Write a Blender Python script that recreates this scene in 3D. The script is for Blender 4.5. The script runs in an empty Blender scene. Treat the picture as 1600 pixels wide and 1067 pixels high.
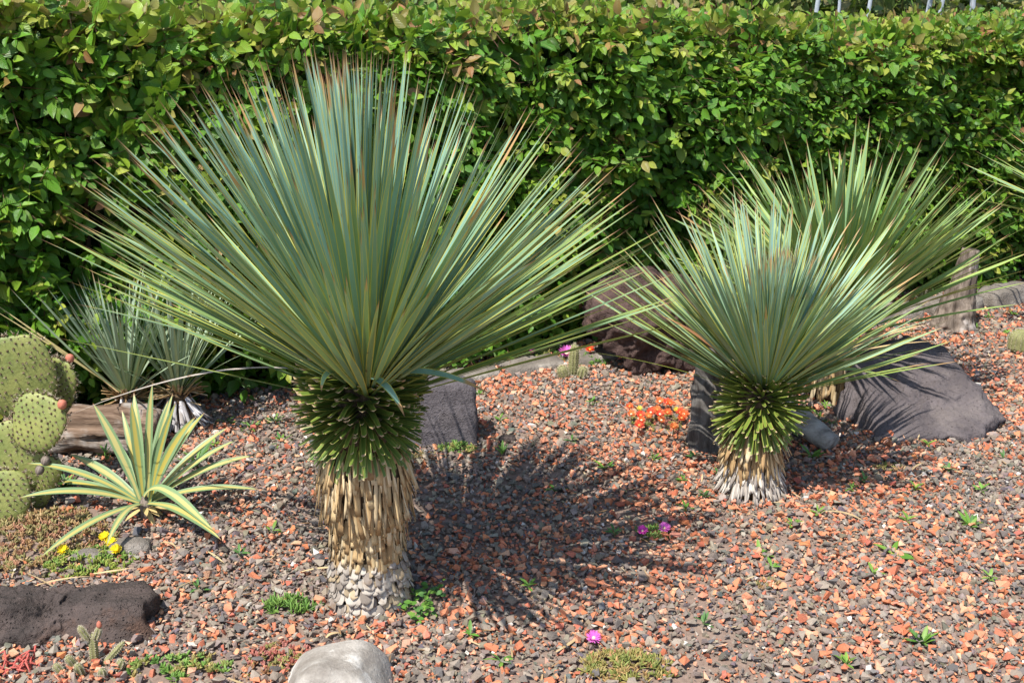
import bpy, bmesh, math
import numpy as np
from mathutils import Vector, Matrix, noise as mnoise

rng = np.random.default_rng(7)
PI = math.pi
scene = bpy.context.scene
C = scene.collection

# ------------------------------------------------------------------ camera, sky, sun, exposure
cam_data = bpy.data.cameras.new('camera')
cam_data.lens = 38.6; cam_data.sensor_width = 36.0
cam_data.clip_start = 0.05; cam_data.clip_end = 1000.0
cam = bpy.data.objects.new('camera', cam_data); C.objects.link(cam)
cam.location = (0.0, 0.0, 1.75)
cam.rotation_euler = (math.radians(90 - 17.9), 0, 0)
scene.camera = cam

SUN_EL = math.radians(60.0)
SUN_DIR = (-0.62, -0.78)                    # horizontal direction towards the sun
_az = math.atan2(SUN_DIR[0], SUN_DIR[1])
world = bpy.data.worlds.new('World'); scene.world = world; world.use_nodes = True
wn = world.node_tree; wn.nodes.clear()
sky = wn.nodes.new('ShaderNodeTexSky'); sky.sky_type = 'NISHITA'; sky.sun_disc = False
sky.sun_elevation = SUN_EL; sky.sun_rotation = _az
bg = wn.nodes.new('ShaderNodeBackground'); bg.inputs['Strength'].default_value = 0.14
wo = wn.nodes.new('ShaderNodeOutputWorld')
wn.links.new(sky.outputs[0], bg.inputs[0]); wn.links.new(bg.outputs[0], wo.inputs[0])

sd = bpy.data.lights.new('sun', 'SUN'); sd.energy = 4.8; sd.angle = math.radians(0.55); sd.color = (1.0, 0.955, 0.88)
sun = bpy.data.objects.new('sun', sd); C.objects.link(sun)
h = math.cos(SUN_EL) / math.hypot(*SUN_DIR)
to_sun = Vector((SUN_DIR[0] * h, SUN_DIR[1] * h, math.sin(SUN_EL)))
sun.rotation_euler = to_sun.to_track_quat('Z', 'Y').to_euler()
sun.location = (-3, -4, 6)

scene.view_settings.view_transform = 'Standard'
scene.view_settings.look = 'None'
scene.view_settings.gamma = 1.0
scene.view_settings.exposure = 0.68
scene.view_settings.use_curve_mapping = False

# ------------------------------------------------------------------ node helpers
def new_mat(name):
    m = bpy.data.materials.new(name); m.use_nodes = True
    nt = m.node_tree; nt.nodes.clear()
    out = nt.nodes.new('ShaderNodeOutputMaterial')
    b = nt.nodes.new('ShaderNodeBsdfPrincipled')
    nt.links.new(b.outputs[0], out.inputs[0])
    return m, nt, b, out

def put(nt, sock, v):
    if v is None: return
    if isinstance(v, bpy.types.NodeSocket): nt.links.new(v, sock)
    else: sock.default_value = v

def nd(nt, typ, ins=None, **props):
    n = nt.nodes.new(typ)
    for k, v in props.items(): setattr(n, k, v)
    for k, v in (ins or {}).items(): put(nt, n.inputs[k], v)
    return n

def mth(nt, op, a, b=None, c=None, clamp=False):
    n = nd(nt, 'ShaderNodeMath', operation=op); n.use_clamp = clamp
    put(nt, n.inputs[0], a); put(nt, n.inputs[1], b)
    if c is not None: put(nt, n.inputs[2], c)
    return n.outputs[0]

def mixc(nt, fac, a, b, mode='MIX'):
    n = nt.nodes.new('ShaderNodeMix'); n.data_type = 'RGBA'; n.blend_type = mode
    put(nt, n.inputs[0], fac); put(nt, n.inputs[6], a); put(nt, n.inputs[7], b)
    return n.outputs[2]

def sstep(nt, x, a, b):
    n = nt.nodes.new('ShaderNodeMapRange'); n.interpolation_type = 'SMOOTHSTEP'
    put(nt, n.inputs[0], x); n.inputs[1].default_value = a; n.inputs[2].default_value = b
    return n.outputs[0]

def noise(nt, vec, scale, detail=4, rough=0.55):
    n = nd(nt, 'ShaderNodeTexNoise', {'Scale': scale, 'Detail': detail, 'Roughness': rough})
    if vec is not None: put(nt, n.inputs['Vector'], vec)
    return n.outputs[0]

def scaled(nt, vec, s):
    n = nt.nodes.new('ShaderNodeMapping'); put(nt, n.inputs[0], vec); n.inputs['Scale'].default_value = s
    return n.outputs[0]

def bump(nt, b, height, strength=0.5, dist=0.01):
    n = nd(nt, 'ShaderNodeBump', {'Strength': strength, 'Distance': dist, 'Height': height})
    nt.links.new(n.outputs[0], b.inputs['Normal'])

def c4(r, g, b): return (r, g, b, 1.0)

def tint_node(nt): 
    return nd(nt, 'ShaderNodeAttribute', attribute_name='tint')

def ramp(nt, fac, stops):
    n = nt.nodes.new('ShaderNodeValToRGB'); put(nt, n.inputs[0], fac)
    e = n.color_ramp.elements
    while len(e) < len(stops): e.new(0.5)
    for el, (p, c) in zip(e, stops): el.position = p; el.color = c4(*c)
    return n.outputs[0]

# ------------------------------------------------------------------ materials
def mat_yucca(name, blue, green, margin, dead, young, spots=0.5, transl=0.09):
    m, nt, b, out = new_mat(name)
    uv = nd(nt, 'ShaderNodeUVMap').outputs[0]
    sep = nd(nt, 'ShaderNodeSeparateXYZ', {0: uv}); u, v = sep.outputs[0], sep.outputs[1]
    t = nd(nt, 'ShaderNodeSeparateColor', {0: tint_node(nt).outputs[0]})
    r1, r2, r3 = t.outputs[0], t.outputs[1], t.outputs[2]
    off = nd(nt, 'ShaderNodeCombineXYZ', {0: mth(nt, 'MULTIPLY', u, 6.0), 1: mth(nt, 'MULTIPLY', v, 1.3), 2: mth(nt, 'MULTIPLY', r1, 37.0)}).outputs[0]
    streak = noise(nt, off, 3.0, 3)
    col = mixc(nt, r1, c4(*blue), c4(*green))
    col = mixc(nt, mth(nt, 'MULTIPLY', sstep(nt, streak, 0.42, 0.72), 0.30), col, c4(*[x * 0.72 for x in green]))
    col = mixc(nt, mth(nt, 'MULTIPLY', sstep(nt, v, 0.16, 0.0), 0.8), col, c4(*young))
    # yellow horny margin
    e = mth(nt, 'ABSOLUTE', mth(nt, 'SUBTRACT', u, 0.5))
    col = mixc(nt, mth(nt, 'MULTIPLY', sstep(nt, e, 0.37, 0.425), 0.9), col, c4(*margin))
    # brown spots
    sp = nd(nt, 'ShaderNodeCombineXYZ', {0: mth(nt, 'MULTIPLY', u, 0.9), 1: mth(nt, 'MULTIPLY', v, 16.0), 2: mth(nt, 'MULTIPLY', r2, 53.0)}).outputs[0]
    s1 = mth(nt, 'MULTIPLY', sstep(nt, noise(nt, sp, 1.0, 1), 0.735 - 0.03 * spots, 0.79), mth(nt, 'GREATER_THAN', r2, 1.0 - spots))
    col = mixc(nt, mth(nt, 'MULTIPLY', s1, 0.8), col, c4(0.075, 0.035, 0.028))
    # dead tip, length depends on the leaf
    start = mth(nt, 'SUBTRACT', 0.955, mth(nt, 'MULTIPLY', mth(nt, 'POWER', r3, 14.0), 0.17))
    k = mth(nt, 'ADD', mth(nt, 'SUBTRACT', v, start), mth(nt, 'MULTIPLY', mth(nt, 'SUBTRACT', streak, 0.5), 0.05))
    f = sstep(nt, k, -0.035, 0.012)
    tipc = mixc(nt, sstep(nt, v, 0.93, 1.0), c4(*dead), c4(0.11, 0.045, 0.035))
    col = mixc(nt, f, col, tipc)
    nt.links.new(col, b.inputs['Base Color'])
    b.inputs['Roughness'].default_value = 0.48
    b.inputs['Specular IOR Level'].default_value = 0.28
    lines = nd(nt, 'ShaderNodeMath', operation='SINE'); put(nt, lines.inputs[0], mth(nt, 'MULTIPLY', u, 75.0))
    bump(nt, b, lines.outputs[0], 0.14, 0.0006)
    tr = nd(nt, 'ShaderNodeBsdfTranslucent', {'Color': mixc(nt, 0.6, col, c4(0.35, 0.5, 0.06))})
    mx = nd(nt, 'ShaderNodeMixShader', {0: transl, 1: b.outputs[0], 2: tr.outputs[0]})
    nt.links.new(mx.outputs[0], out.inputs[0])
    return m

M = {}
M['yuccaA'] = mat_yucca('yucca_leaf_blue', (0.205, 0.37, 0.315), (0.165, 0.25, 0.06), (0.50, 0.45, 0.06), (0.40, 0.24, 0.10), (0.27, 0.36, 0.05), 0.5)
M['yuccaB'] = mat_yucca('yucca_leaf_mixed', (0.22, 0.37, 0.31), (0.19, 0.275, 0.055), (0.50, 0.46, 0.06), (0.43, 0.27, 0.12), (0.27, 0.36, 0.06), 0.45)
M['yuccaC'] = mat_yucca('yucca_leaf_green', (0.185, 0.32, 0.16), (0.27, 0.375, 0.085), (0.36, 0.36, 0.07), (0.38, 0.23, 0.10), (0.2, 0.3, 0.05), 0.3)
M['yuccaD'] = mat_yucca('yucca_leaf_grey', (0.30, 0.40, 0.30), (0.28, 0.36, 0.16), (0.30, 0.32, 0.16), (0.40, 0.28, 0.15), (0.33, 0.40, 0.14), 0.1)

def mat_varieg():
    m, nt, b, out = new_mat('variegated_leaf')
    uv = nd(nt, 'ShaderNodeUVMap').outputs[0]
    sep = nd(nt, 'ShaderNodeSeparateXYZ', {0: uv}); u, v = sep.outputs[0], sep.outputs[1]
    t = nd(nt, 'ShaderNodeSeparateColor', {0: tint_node(nt).outputs[0]})
    off = nd(nt, 'ShaderNodeCombineXYZ', {0: mth(nt, 'MULTIPLY', u, 5.0), 1: mth(nt, 'MULTIPLY', v, 1.2), 2: mth(nt, 'MULTIPLY', t.outputs[0], 31.0)}).outputs[0]
    st = noise(nt, off, 2.5, 3)
    e = mth(nt, 'ABSOLUTE', mth(nt, 'SUBTRACT', u, mth(nt, 'ADD', 0.42, mth(nt, 'MULTIPLY', t.outputs[1], 0.16))))
    e = mth(nt, 'ADD', e, mth(nt, 'MULTIPLY', mth(nt, 'SUBTRACT', st, 0.5), 0.36))
    cream = mixc(nt, t.outputs[2], c4(0.47, 0.42, 0.165), c4(0.41, 0.34, 0.06))
    green = mixc(nt, st, c4(0.13, 0.23, 0.10), c4(0.23, 0.32, 0.15))
    col = mixc(nt, sstep(nt, e, 0.17, 0.25), cream, green)
    col = mixc(nt, sstep(nt, v, 0.95, 0.99), col, c4(0.30, 0.16, 0.07))
    nt.links.new(col, b.inputs['Base Color']); b.inputs['Roughness'].default_value = 0.42
    tr = nd(nt, 'ShaderNodeBsdfTranslucent', {'Color': col})
    mx = nd(nt, 'ShaderNodeMixShader', {0: 0.18, 1: b.outputs[0], 2: tr.outputs[0]})
    nt.links.new(mx.outputs[0], out.inputs[0])
    return m
M['varieg'] = mat_varieg()

def mat_stub():
    m, nt, b, out = new_mat('cut_leaf_stub')
    uv = nd(nt, 'ShaderNodeUVMap').outputs[0]
    sep = nd(nt, 'ShaderNodeSeparateXYZ', {0: uv}); u, v = sep.outputs[0], sep.outputs[1]
    t = nd(nt, 'ShaderNodeSeparateColor', {0: tint_node(nt).outputs[0]})
    col = mixc(nt, t.outputs[0], c4(0.055, 0.11, 0.018), c4(0.16, 0.22, 0.03))
    e = mth(nt, 'ABSOLUTE', mth(nt, 'SUBTRACT', u, 0.5))
    col = mixc(nt, mth(nt, 'MULTIPLY', sstep(nt, e, 0.36, 0.46), 0.7), col, c4(0.38, 0.33, 0.08))
    st = mth(nt, 'ADD', 0.80, mth(nt, 'MULTIPLY', t.outputs[1], 0.19))
    pos = nd(nt, 'ShaderNodeNewGeometry').outputs['Position']
    nz = noise(nt, pos, 90.0, 2)
    k = mth(nt, 'ADD', mth(nt, 'SUBTRACT', v, st), mth(nt, 'MULTIPLY', mth(nt, 'SUBTRACT', nz, 0.5), 0.12))
    col = mixc(nt, sstep(nt, k, -0.03, 0.03), col, mixc(nt, nz, c4(0.27, 0.17, 0.08), c4(0.60, 0.46, 0.29)))
    nt.links.new(col, b.inputs['Base Color']); b.inputs['Roughness'].default_value = 0.5
    return m
M['stub'] = mat_stub()

def mat_tint(name, rough=0.7, nscale=60.0, namt=0.35, bstr=0.4, bdist=0.003, spec=0.3, transl=0.0):
    """base colour comes from the piece's own tint, broken up by a fine noise"""
    m, nt, b, out = new_mat(name)
    t = tint_node(nt).outputs[0]
    pos = nd(nt, 'ShaderNodeNewGeometry').outputs['Position']
    nz = noise(nt, pos, nscale, 4, 0.65)
    f = mth(nt, 'ADD', 1.0 - namt, mth(nt, 'MULTIPLY', nz, 2 * namt))
    col = mixc(nt, 1.0, t, nd(nt, 'ShaderNodeCombineXYZ', {0: f, 1: f, 2: f}).outputs[0], 'MULTIPLY')
    nt.links.new(col, b.inputs['Base Color']); b.inputs['Roughness'].default_value = rough
    b.inputs['Specular IOR Level'].default_value = spec
    if bstr: bump(nt, b, nz, bstr, bdist)
    if transl:
        tr = nd(nt, 'ShaderNodeBsdfTranslucent', {'Color': col})
        mx = nd(nt, 'ShaderNodeMixShader', {0: transl, 1: b.outputs[0], 2: tr.outputs[0]})
        nt.links.new(mx.outputs[0], out.inputs[0])
    return m
M['chip'] = mat_tint('gravel_chip', 0.85, 220.0, 0.38, 0.6, 0.003, 0.2)
M['succulent'] = mat_tint('succulent_leaf', 0.5, 90.0, 0.2, 0.0, 0.0, 0.35, 0.12)
M['herb'] = mat_tint('herb_leaf', 0.5, 120.0, 0.25, 0.0, 0.0, 0.35, 0.25)
M['petal'] = mat_tint('flower_petal', 0.55, 200.0, 0.12, 0.0, 0.0, 0.25, 0.2)
M['spine'] = mat_tint('cactus_spine', 0.6, 200.0, 0.2, 0.0, 0.0, 0.2)

def mat_dry(name):
    m, nt, b, out = new_mat(name)
    uv = nd(nt, 'ShaderNodeUVMap').outputs[0]
    t = tint_node(nt).outputs[0]
    pos = nd(nt, 'ShaderNodeNewGeometry').outputs['Position']
    st = noise(nt, scaled(nt, pos, (240.0, 240.0, 22.0)), 1.0, 4, 0.6)
    blot = noise(nt, pos, 26.0, 3)
    v = nd(nt, 'ShaderNodeSeparateXYZ', {0: uv}).outputs[1]
    f = mth(nt, 'ADD', 0.66, mth(nt, 'MULTIPLY', st, 0.65))
    col = mixc(nt, 1.0, t, nd(nt, 'ShaderNodeCombineXYZ', {0: f, 1: f, 2: f}).outputs[0], 'MULTIPLY')
    col = mixc(nt, mth(nt, 'MULTIPLY', sstep(nt, blot, 0.55, 0.72), 0.55), col, c4(0.16, 0.085, 0.035))
    nt.links.new(col, b.inputs['Base Color']); b.inputs['Roughness'].default_value = 0.75
    b.inputs['Specular IOR Level'].default_value = 0.2
    bump(nt, b, st, 0.5, 0.002)
    return m
M['dry'] = mat_dry('dried_leaf')

def mat_hedge():
    m, nt, b, out = new_mat('hedge_leaf')
    uv = nd(nt, 'ShaderNodeUVMap').outputs[0]
    sep = nd(nt, 'ShaderNodeSeparateXYZ', {0: uv}); u, v = sep.outputs[0], sep.outputs[1]
    t = tint_node(nt).outputs[0]
    e = mth(nt, 'ABSOLUTE', mth(nt, 'SUBTRACT', u, 0.5))
    w = mth(nt, 'SINE', mth(nt, 'MULTIPLY', mth(nt, 'SUBTRACT', v, mth(nt, 'MULTIPLY', e, 0.55)), 62.0))
    mid = sstep(nt, e, 0.03, 0.0)
    vein = mth(nt, 'MAXIMUM', sstep(nt, w, 0.55, 1.0), mid)
    col = mixc(nt, mth(nt, 'MULTIPLY', vein, 0.6), t, mixc(nt, 0.5, t, c4(0.36, 0.42, 0.10)))
    pos = nd(nt, 'ShaderNodeNewGeometry').outputs['Position']
    nz = noise(nt, pos, 45.0, 3)
    col = mixc(nt, mth(nt, 'MULTIPLY', sstep(nt, nz, 0.52, 0.75), 0.3), col, c4(0.20, 0.16, 0.035))
    nt.links.new(col, b.inputs['Base Color']); b.inputs['Roughness'].default_value = 0.40
    b.inputs['Specular IOR Level'].default_value = 0.38
    bump(nt, b, w, 0.45, 0.0018)
    tr = nd(nt, 'ShaderNodeBsdfTranslucent', {'Color': mixc(nt, 0.45, col, c4(0.30, 0.42, 0.03))})
    mx = nd(nt, 'ShaderNodeMixShader', {0: 0.26, 1: b.outputs[0], 2: tr.outputs[0]})
    nt.links.new(mx.outputs[0], out.inputs[0])
    return m
M['hedge'] = mat_hedge()

def mat_rock(name, c_lo, c_hi, blot, nscale=9.0, pits=0.0, bstr=0.7, rough=0.9, blot_amt=0.5, lo=0.5, hi=0.68):
    m, nt, b, out = new_mat(name)
    pos = nd(nt, 'ShaderNodeTexCoord').outputs['Object']
    big = noise(nt, pos, nscale, 6, 0.62)
    fine = noise(nt, pos, 95.0, 5, 0.7)
    patch = noise(nt, scaled(nt, pos, (1, 1, 1.7)), nscale * 0.55, 5, 0.65)
    col = mixc(nt, sstep(nt, big, 0.3, 0.7), c4(*c_lo), c4(*c_hi))
    col = mixc(nt, mth(nt, 'MULTIPLY', sstep(nt, patch, lo, hi), blot_amt), col, c4(*blot))
    f = mth(nt, 'ADD', 0.62, mth(nt, 'MULTIPLY', fine, 0.76))
    col = mixc(nt, 1.0, col, nd(nt, 'ShaderNodeCombineXYZ', {0: f, 1: f, 2: f}).outputs[0], 'MULTIPLY')
    hgt = mth(nt, 'ADD', mth(nt, 'MULTIPLY', big, 1.2), mth(nt, 'MULTIPLY', fine, 0.55))
    cr = nd(nt, 'ShaderNodeTexVoronoi', {'Vector': nd(nt, 'ShaderNodeVectorMath', {0: pos, 1: nd(nt, 'ShaderNodeTexNoise', {'Vector': pos, 'Scale': 7.0, 'Detail': 4.0}).outputs[1]}, operation='ADD').outputs[0], 'Scale': 5.0}, feature='DISTANCE_TO_EDGE')
    hgt = mth(nt, 'SUBTRACT', hgt, mth(nt, 'MULTIPLY', sstep(nt, cr.outputs['Distance'], 0.03, 0.0), 0.12))
    if pits:
        vo = nd(nt, 'ShaderNodeTexVoronoi', {'Vector': pos, 'Scale': 85.0, 'Randomness': 1.0})
        sz = noise(nt, pos, 40.0, 2)
        p = mth(nt, 'MULTIPLY', sstep(nt, vo.outputs['Distance'], 0.30, 0.10), sstep(nt, sz, 0.46, 0.62))
        hgt = mth(nt, 'SUBTRACT', hgt, mth(nt, 'MULTIPLY', p, pits))
    nt.links.new(col, b.inputs['Base Color']); b.inputs['Roughness'].default_value = rough
    b.inputs['Specular IOR Level'].default_value = 0.25
    bump(nt, b, hgt, bstr, 0.02)
    return m
M['lava'] = mat_rock('lava_rock_grey', (0.082, 0.069, 0.071), (0.135, 0.114, 0.115), (0.185, 0.157, 0.143), 7.0, 1.2, 0.75)
M['lava2'] = mat_rock('lava_slab_grey', (0.10, 0.088, 0.095), (0.14, 0.123, 0.13), (0.08, 0.068, 0.068), 9.0, 0.5, 0.9)
M['brownrock'] = mat_rock('lava_rock_brown', (0.050, 0.031, 0.027), (0.115, 0.074, 0.064), (0.17, 0.068, 0.03), 6.0, 0.6, 0.9, blot_amt=0.35, lo=0.58, hi=0.72)
M['darkrock'] = mat_rock('lava_rock_dark', (0.048, 0.039, 0.035), (0.105, 0.079, 0.070), (0.155, 0.075, 0.042), 8.0, 1.0, 1.0, blot_amt=0.4, lo=0.55, hi=0.7)
M['palerock'] = mat_rock('pale_boulder', (0.20, 0.175, 0.15), (0.40, 0.37, 0.33), (0.66, 0.64, 0.60), 9.0, 0.0, 0.45, 0.75, 0.75, 0.5, 0.62)
M['edgestone'] = mat_rock('edging_stone', (0.15, 0.13, 0.11), (0.25, 0.22, 0.19), (0.42, 0.39, 0.34), 10.0, 0.4, 0.8, 0.9, 0.6, 0.54, 0.66)

def mat_wood(name, c_lo, c_hi, pale, axis=(3.0, 40.0, 40.0), pale_amt=0.7, lo=0.52, hi=0.66):
    m, nt, b, out = new_mat(name)
    pos = nd(nt, 'ShaderNodeTexCoord').outputs['Object']
    gr = noise(nt, scaled(nt, pos, axis), 1.0, 6, 0.65)
    patch = noise(nt, pos, 7.0, 4)
    col = mixc(nt, sstep(nt, gr, 0.34, 0.66), c4(*c_lo), c4(*c_hi))
    col = mixc(nt, mth(nt, 'MULTIPLY', sstep(nt, patch, lo, hi), pale_amt), col, c4(*pale))
    col = mixc(nt, mth(nt, 'MULTIPLY', sstep(nt, gr, 0.42, 0.30), 0.6), col, c4(*[x * 0.35 for x in c_lo]))
    nt.links.new(col, b.inputs['Base Color']); b.inputs['Roughness'].default_value = 0.85
    b.inputs['Specular IOR Level'].default_value = 0.2
    bump(nt, b, gr, 1.0, 0.012)
    return m
M['log'] = mat_wood('weathered_log', (0.10, 0.062, 0.042), (0.25, 0.175, 0.125), (0.40, 0.37, 0.34), (3.0, 46.0, 46.0))
M['drift'] = mat_wood('dark_driftwood', (0.06, 0.054, 0.05), (0.15, 0.14, 0.13), (0.42, 0.40, 0.38), (30.0, 30.0, 5.0), 0.6, 0.6, 0.7)
M['stump'] = mat_wood('grey_stump_wood', (0.085, 0.065, 0.05), (0.24, 0.195, 0.16), (0.52, 0.47, 0.44), (34.0, 34.0, 4.0), 0.6, 0.56, 0.66)
M['branchwood'] = mat_wood('grey_branch_wood', (0.15, 0.13, 0.115), (0.33, 0.30, 0.27), (0.48, 0.46, 0.43), (5.0, 40.0, 40.0), 0.5)
M['core'] = mat_wood('trunk_core', (0.05, 0.03, 0.018), (0.12, 0.08, 0.045), (0.15, 0.10, 0.06), (40.0, 40.0, 8.0), 0.3)
M['twig'] = mat_wood('hedge_twig', (0.07, 0.045, 0.03), (0.15, 0.085, 0.06), (0.18, 0.12, 0.08), (40.0, 40.0, 8.0), 0.3)
M['palebark'] = mat_wood('pale_bark', (0.30, 0.33, 0.38), (0.42, 0.45, 0.50), (0.52, 0.54, 0.58), (30.0, 30.0, 4.0), 0.5)

def mat_pad():
    m, nt, b, out = new_mat('cactus_pad')
    pos = nd(nt, 'ShaderNodeTexCoord').outputs['Object']
    big = noise(nt, pos, 9.0, 4)
    fine = noise(nt, pos, 70.0, 4, 0.65)
    col = mixc(nt, sstep(nt, big, 0.32, 0.68), c4(0.15, 0.19, 0.045), c4(0.28, 0.29, 0.08))
    col = mixc(nt, mth(nt, 'MULTIPLY', sstep(nt, fine, 0.5, 0.75), 0.4), col, c4(0.30, 0.315, 0.11))
    scar = noise(nt, pos, 16.0, 5, 0.7)
    col = mixc(nt, mth(nt, 'MULTIPLY', sstep(nt, scar, 0.66, 0.74), 0.7), col, c4(0.28, 0.20, 0.10))
    nt.links.new(col, b.inputs['Base Color']); b.inputs['Roughness'].default_value = 0.55
    bump(nt, b, mth(nt, 'ADD', fine, big), 0.4, 0.006)
    return m
M['pad'] = mat_pad()

def mat_simple(name, lo, hi, scale=20.0, rough=0.9, bs=0.5, bd=0.01):
    m, nt, b, out = new_mat(name)
    pos = nd(nt, 'ShaderNodeTexCoord').outputs['Object']
    a = noise(nt, pos, scale, 8, 0.7)
    z = noise(nt, pos, scale * 0.08, 3)
    col = mixc(nt, sstep(nt, mth(nt, 'ADD', mth(nt, 'MULTIPLY', a, 0.75), mth(nt, 'MULTIPLY', z, 0.25)), 0.3, 0.7), c4(*lo), c4(*hi))
    nt.links.new(col, b.inputs['Base Color']); b.inputs['Roughness'].default_value = rough
    b.inputs['Specular IOR Level'].default_value = 0.2
    bump(nt, b, a, bs, bd)
    return m
M['soil'] = mat_simple('gritty_soil', (0.17, 0.12, 0.095), (0.27, 0.20, 0.16), 55.0)
M['lawn'] = mat_simple('lawn', (0.05, 0.10, 0.02), (0.13, 0.19, 0.05), 8.0)
M['fruit'] = mat_simple('cactus_fruit', (0.42, 0.12, 0.08), (0.55, 0.22, 0.14), 60.0, 0.5)
M['barrel'] = mat_simple('barrel_cactus_skin', (0.16, 0.17, 0.07), (0.27, 0.26, 0.12), 40.0, 0.6)
M['redstem'] = mat_simple('red_stem', (0.38, 0.07, 0.06), (0.5, 0.13, 0.10), 40.0, 0.5)
M['core_shade_green'] = mat_simple('hedge_inner_shade', (0.018, 0.040, 0.010), (0.045, 0.085, 0.02), 14.0, 0.8, 1.0, 0.05)  # much darker than the leaves: interior shade put into the slab's colour

# ------------------------------------------------------------------ object helpers
def link(name, mesh, mat, parent=None):
    o = bpy.data.objects.new(name, mesh)
    if mat is not None and len(mesh.materials) == 0: mesh.materials.append(mat)
    C.objects.link(o)
    if parent is not None: o.parent = parent
    return o

def tag(o, label=None, cat=None, group=None, kind=None):
    if label: o['label'] = label
    if cat: o['category'] = cat
    if group: o['group'] = group
    if kind: o['kind'] = kind
    return o

def thing(name, label, cat, loc=(0, 0, 0), group=None):
    o = bpy.data.objects.new(name, None); o.empty_display_size = 0.05
    C.objects.link(o); o.location = loc
    return tag(o, label, cat, group)

def bulk_mesh(name, items):
    """items: (P (k,3), F (m,3|4), UV (k,2)|None, R (n,3,3), T (n,3), tint (n,3)) -> one mesh"""
    Vs, Ls, Tot, UVs, Ti = [], [], [], [], []
    off = 0
    for P, F, UV, R, T, tint in items:
        n, k = len(T), len(P)
        if n == 0: continue
        V = np.einsum('nij,kj->nki', R, P) + T[:, None, :]
        Vs.append(V.reshape(-1, 3))
        idx = (F[None] + (np.arange(n) * k)[:, None, None] + off)
        Ls.append(idx.reshape(-1)); Tot.append(np.full(n * len(F), F.shape[1]))
        uvk = UV if UV is not None else np.zeros((k, 2))
        UVs.append(np.broadcast_to(uvk[F.reshape(-1)][None], (n, F.size, 2)).reshape(-1, 2))
        Ti.append(np.repeat(np.asarray(tint, float), k, axis=0))
        off += n * k
    V = np.concatenate(Vs); L = np.concatenate(Ls); tot = np.concatenate(Tot)
    me = bpy.data.meshes.new(name)
    me.vertices.add(len(V)); me.vertices.foreach_set('co', V.astype(np.float32).ravel())
    me.loops.add(len(L)); me.loops.foreach_set('vertex_index', L.astype(np.int32))
    st = np.concatenate([[0], np.cumsum(tot)[:-1]])
    me.polygons.add(len(tot)); me.polygons.foreach_set('loop_start', st.astype(np.int32))
    me.update(calc_edges=True)
    me.polygons.foreach_set('use_smooth', np.zeros(len(me.polygons), bool))
    uvl = me.uv_layers.new(name='UVMap'); uvl.data.foreach_set('uv', np.concatenate(UVs).astype(np.float32).ravel())
    a = me.attributes.new('tint', 'FLOAT_COLOR', 'POINT')
    tt = np.concatenate(Ti); a.data.foreach_set('color', np.concatenate([tt, np.ones((len(tt), 1))], 1).astype(np.float32).ravel())
    return me

def smooth(me): me.polygons.foreach_set('use_smooth', np.ones(len(me.polygons), bool)); return me
I3 = np.eye(3)[None]; Z3 = np.zeros((1, 3))
def one(name, P, F, UV=None, tint=(0.5, 0.5, 0.5)):
    return bulk_mesh(name, [(np.asarray(P, float), np.asarray(F), UV, I3, Z3, np.array([tint]))])

def strip_proto(L, w, prof, rows, fold=0.12, bend=0.0, side=0.0, twist=0.0):
    """a blade along +Y, width along X, upper face +Z; prof(t) gives relative width"""
    P, UV = [], []
    for i in range(rows + 1):
        t = i / rows; hw = 0.5 * w * prof(t)
        ca, sa = math.cos(twist * t), math.sin(twist * t)
        cx = side * L * t * t; cz = bend * L * t * t
        for j, u in enumerate((-1, 0, 1)):
            x = u * hw; z = abs(u) * hw * 2 * fold
            P.append((cx + x * ca - z * sa, L * t, cz + x * sa + z * ca)); UV.append((0.5 + u * 0.5, t))
    F = []
    for i in range(rows):
        for j in range(2):
            a = i * 3 + j; F.append((a, a + 1, a + 4, a + 3))
    return np.array(P), np.array(F), np.array(UV)

def nrm(a): return a / np.maximum(np.linalg.norm(a, axis=-1, keepdims=True), 1e-9)

def frames(d, z, roll=None):
    """rotation matrices with Y = d and Z close to z"""
    d = nrm(d); x = nrm(np.cross(d, z)); z = np.cross(x, d)
    if roll is not None:
        c, s = np.cos(roll)[:, None], np.sin(roll)[:, None]
        x, z = x * c + z * s, z * c - x * s
    return np.stack([x, d, z], axis=-1)

def mat4(R, T, s=1.0):
    m = np.eye(4); m[:3, :3] = R * s; m[:3, 3] = T
    return Matrix(m.tolist())

def tube(path, radii, sides=8, wob=0.0, seed=0):
    P, F = [], []
    path = [Vector(p) for p in path]; n = len(path)
    for i, p in enumerate(path):
        d = (path[min(i + 1, n - 1)] - path[max(i - 1, 0)]).normalized()
        a = d.orthogonal().normalized() if abs(d.z) > 0.9 else d.cross(Vector((0, 0, 1))).normalized()
        b = d.cross(a)
        for k in range(sides):
            th = 2 * PI * k / sides
            v = a * math.cos(th) + b * math.sin(th)
            r = radii[i] * (1 + wob * mnoise.noise((p * 9 + v * 1.7 + Vector((seed, 0, 0)))))
            P.append(p + v * r)
    for i in range(n - 1):
        for k in range(sides):
            k2 = (k + 1) % sides
            F.append((i * sides + k, i * sides + k2, (i + 1) * sides + k2, (i + 1) * sides + k))
    P.append(path[0]); P.append(path[-1]); c0, c1 = len(P) - 2, len(P) - 1
    me = bpy.data.meshes.new('tube')
    faces = list(F) + [(c0, (k + 1) % sides, k) for k in range(sides)] + [(c1, (n - 1) * sides + k, (n - 1) * sides + (k + 1) % sides) for k in range(sides)]
    me.from_pydata([tuple(p) for p in P], [], faces); me.update(); smooth(me)
    return me

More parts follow.
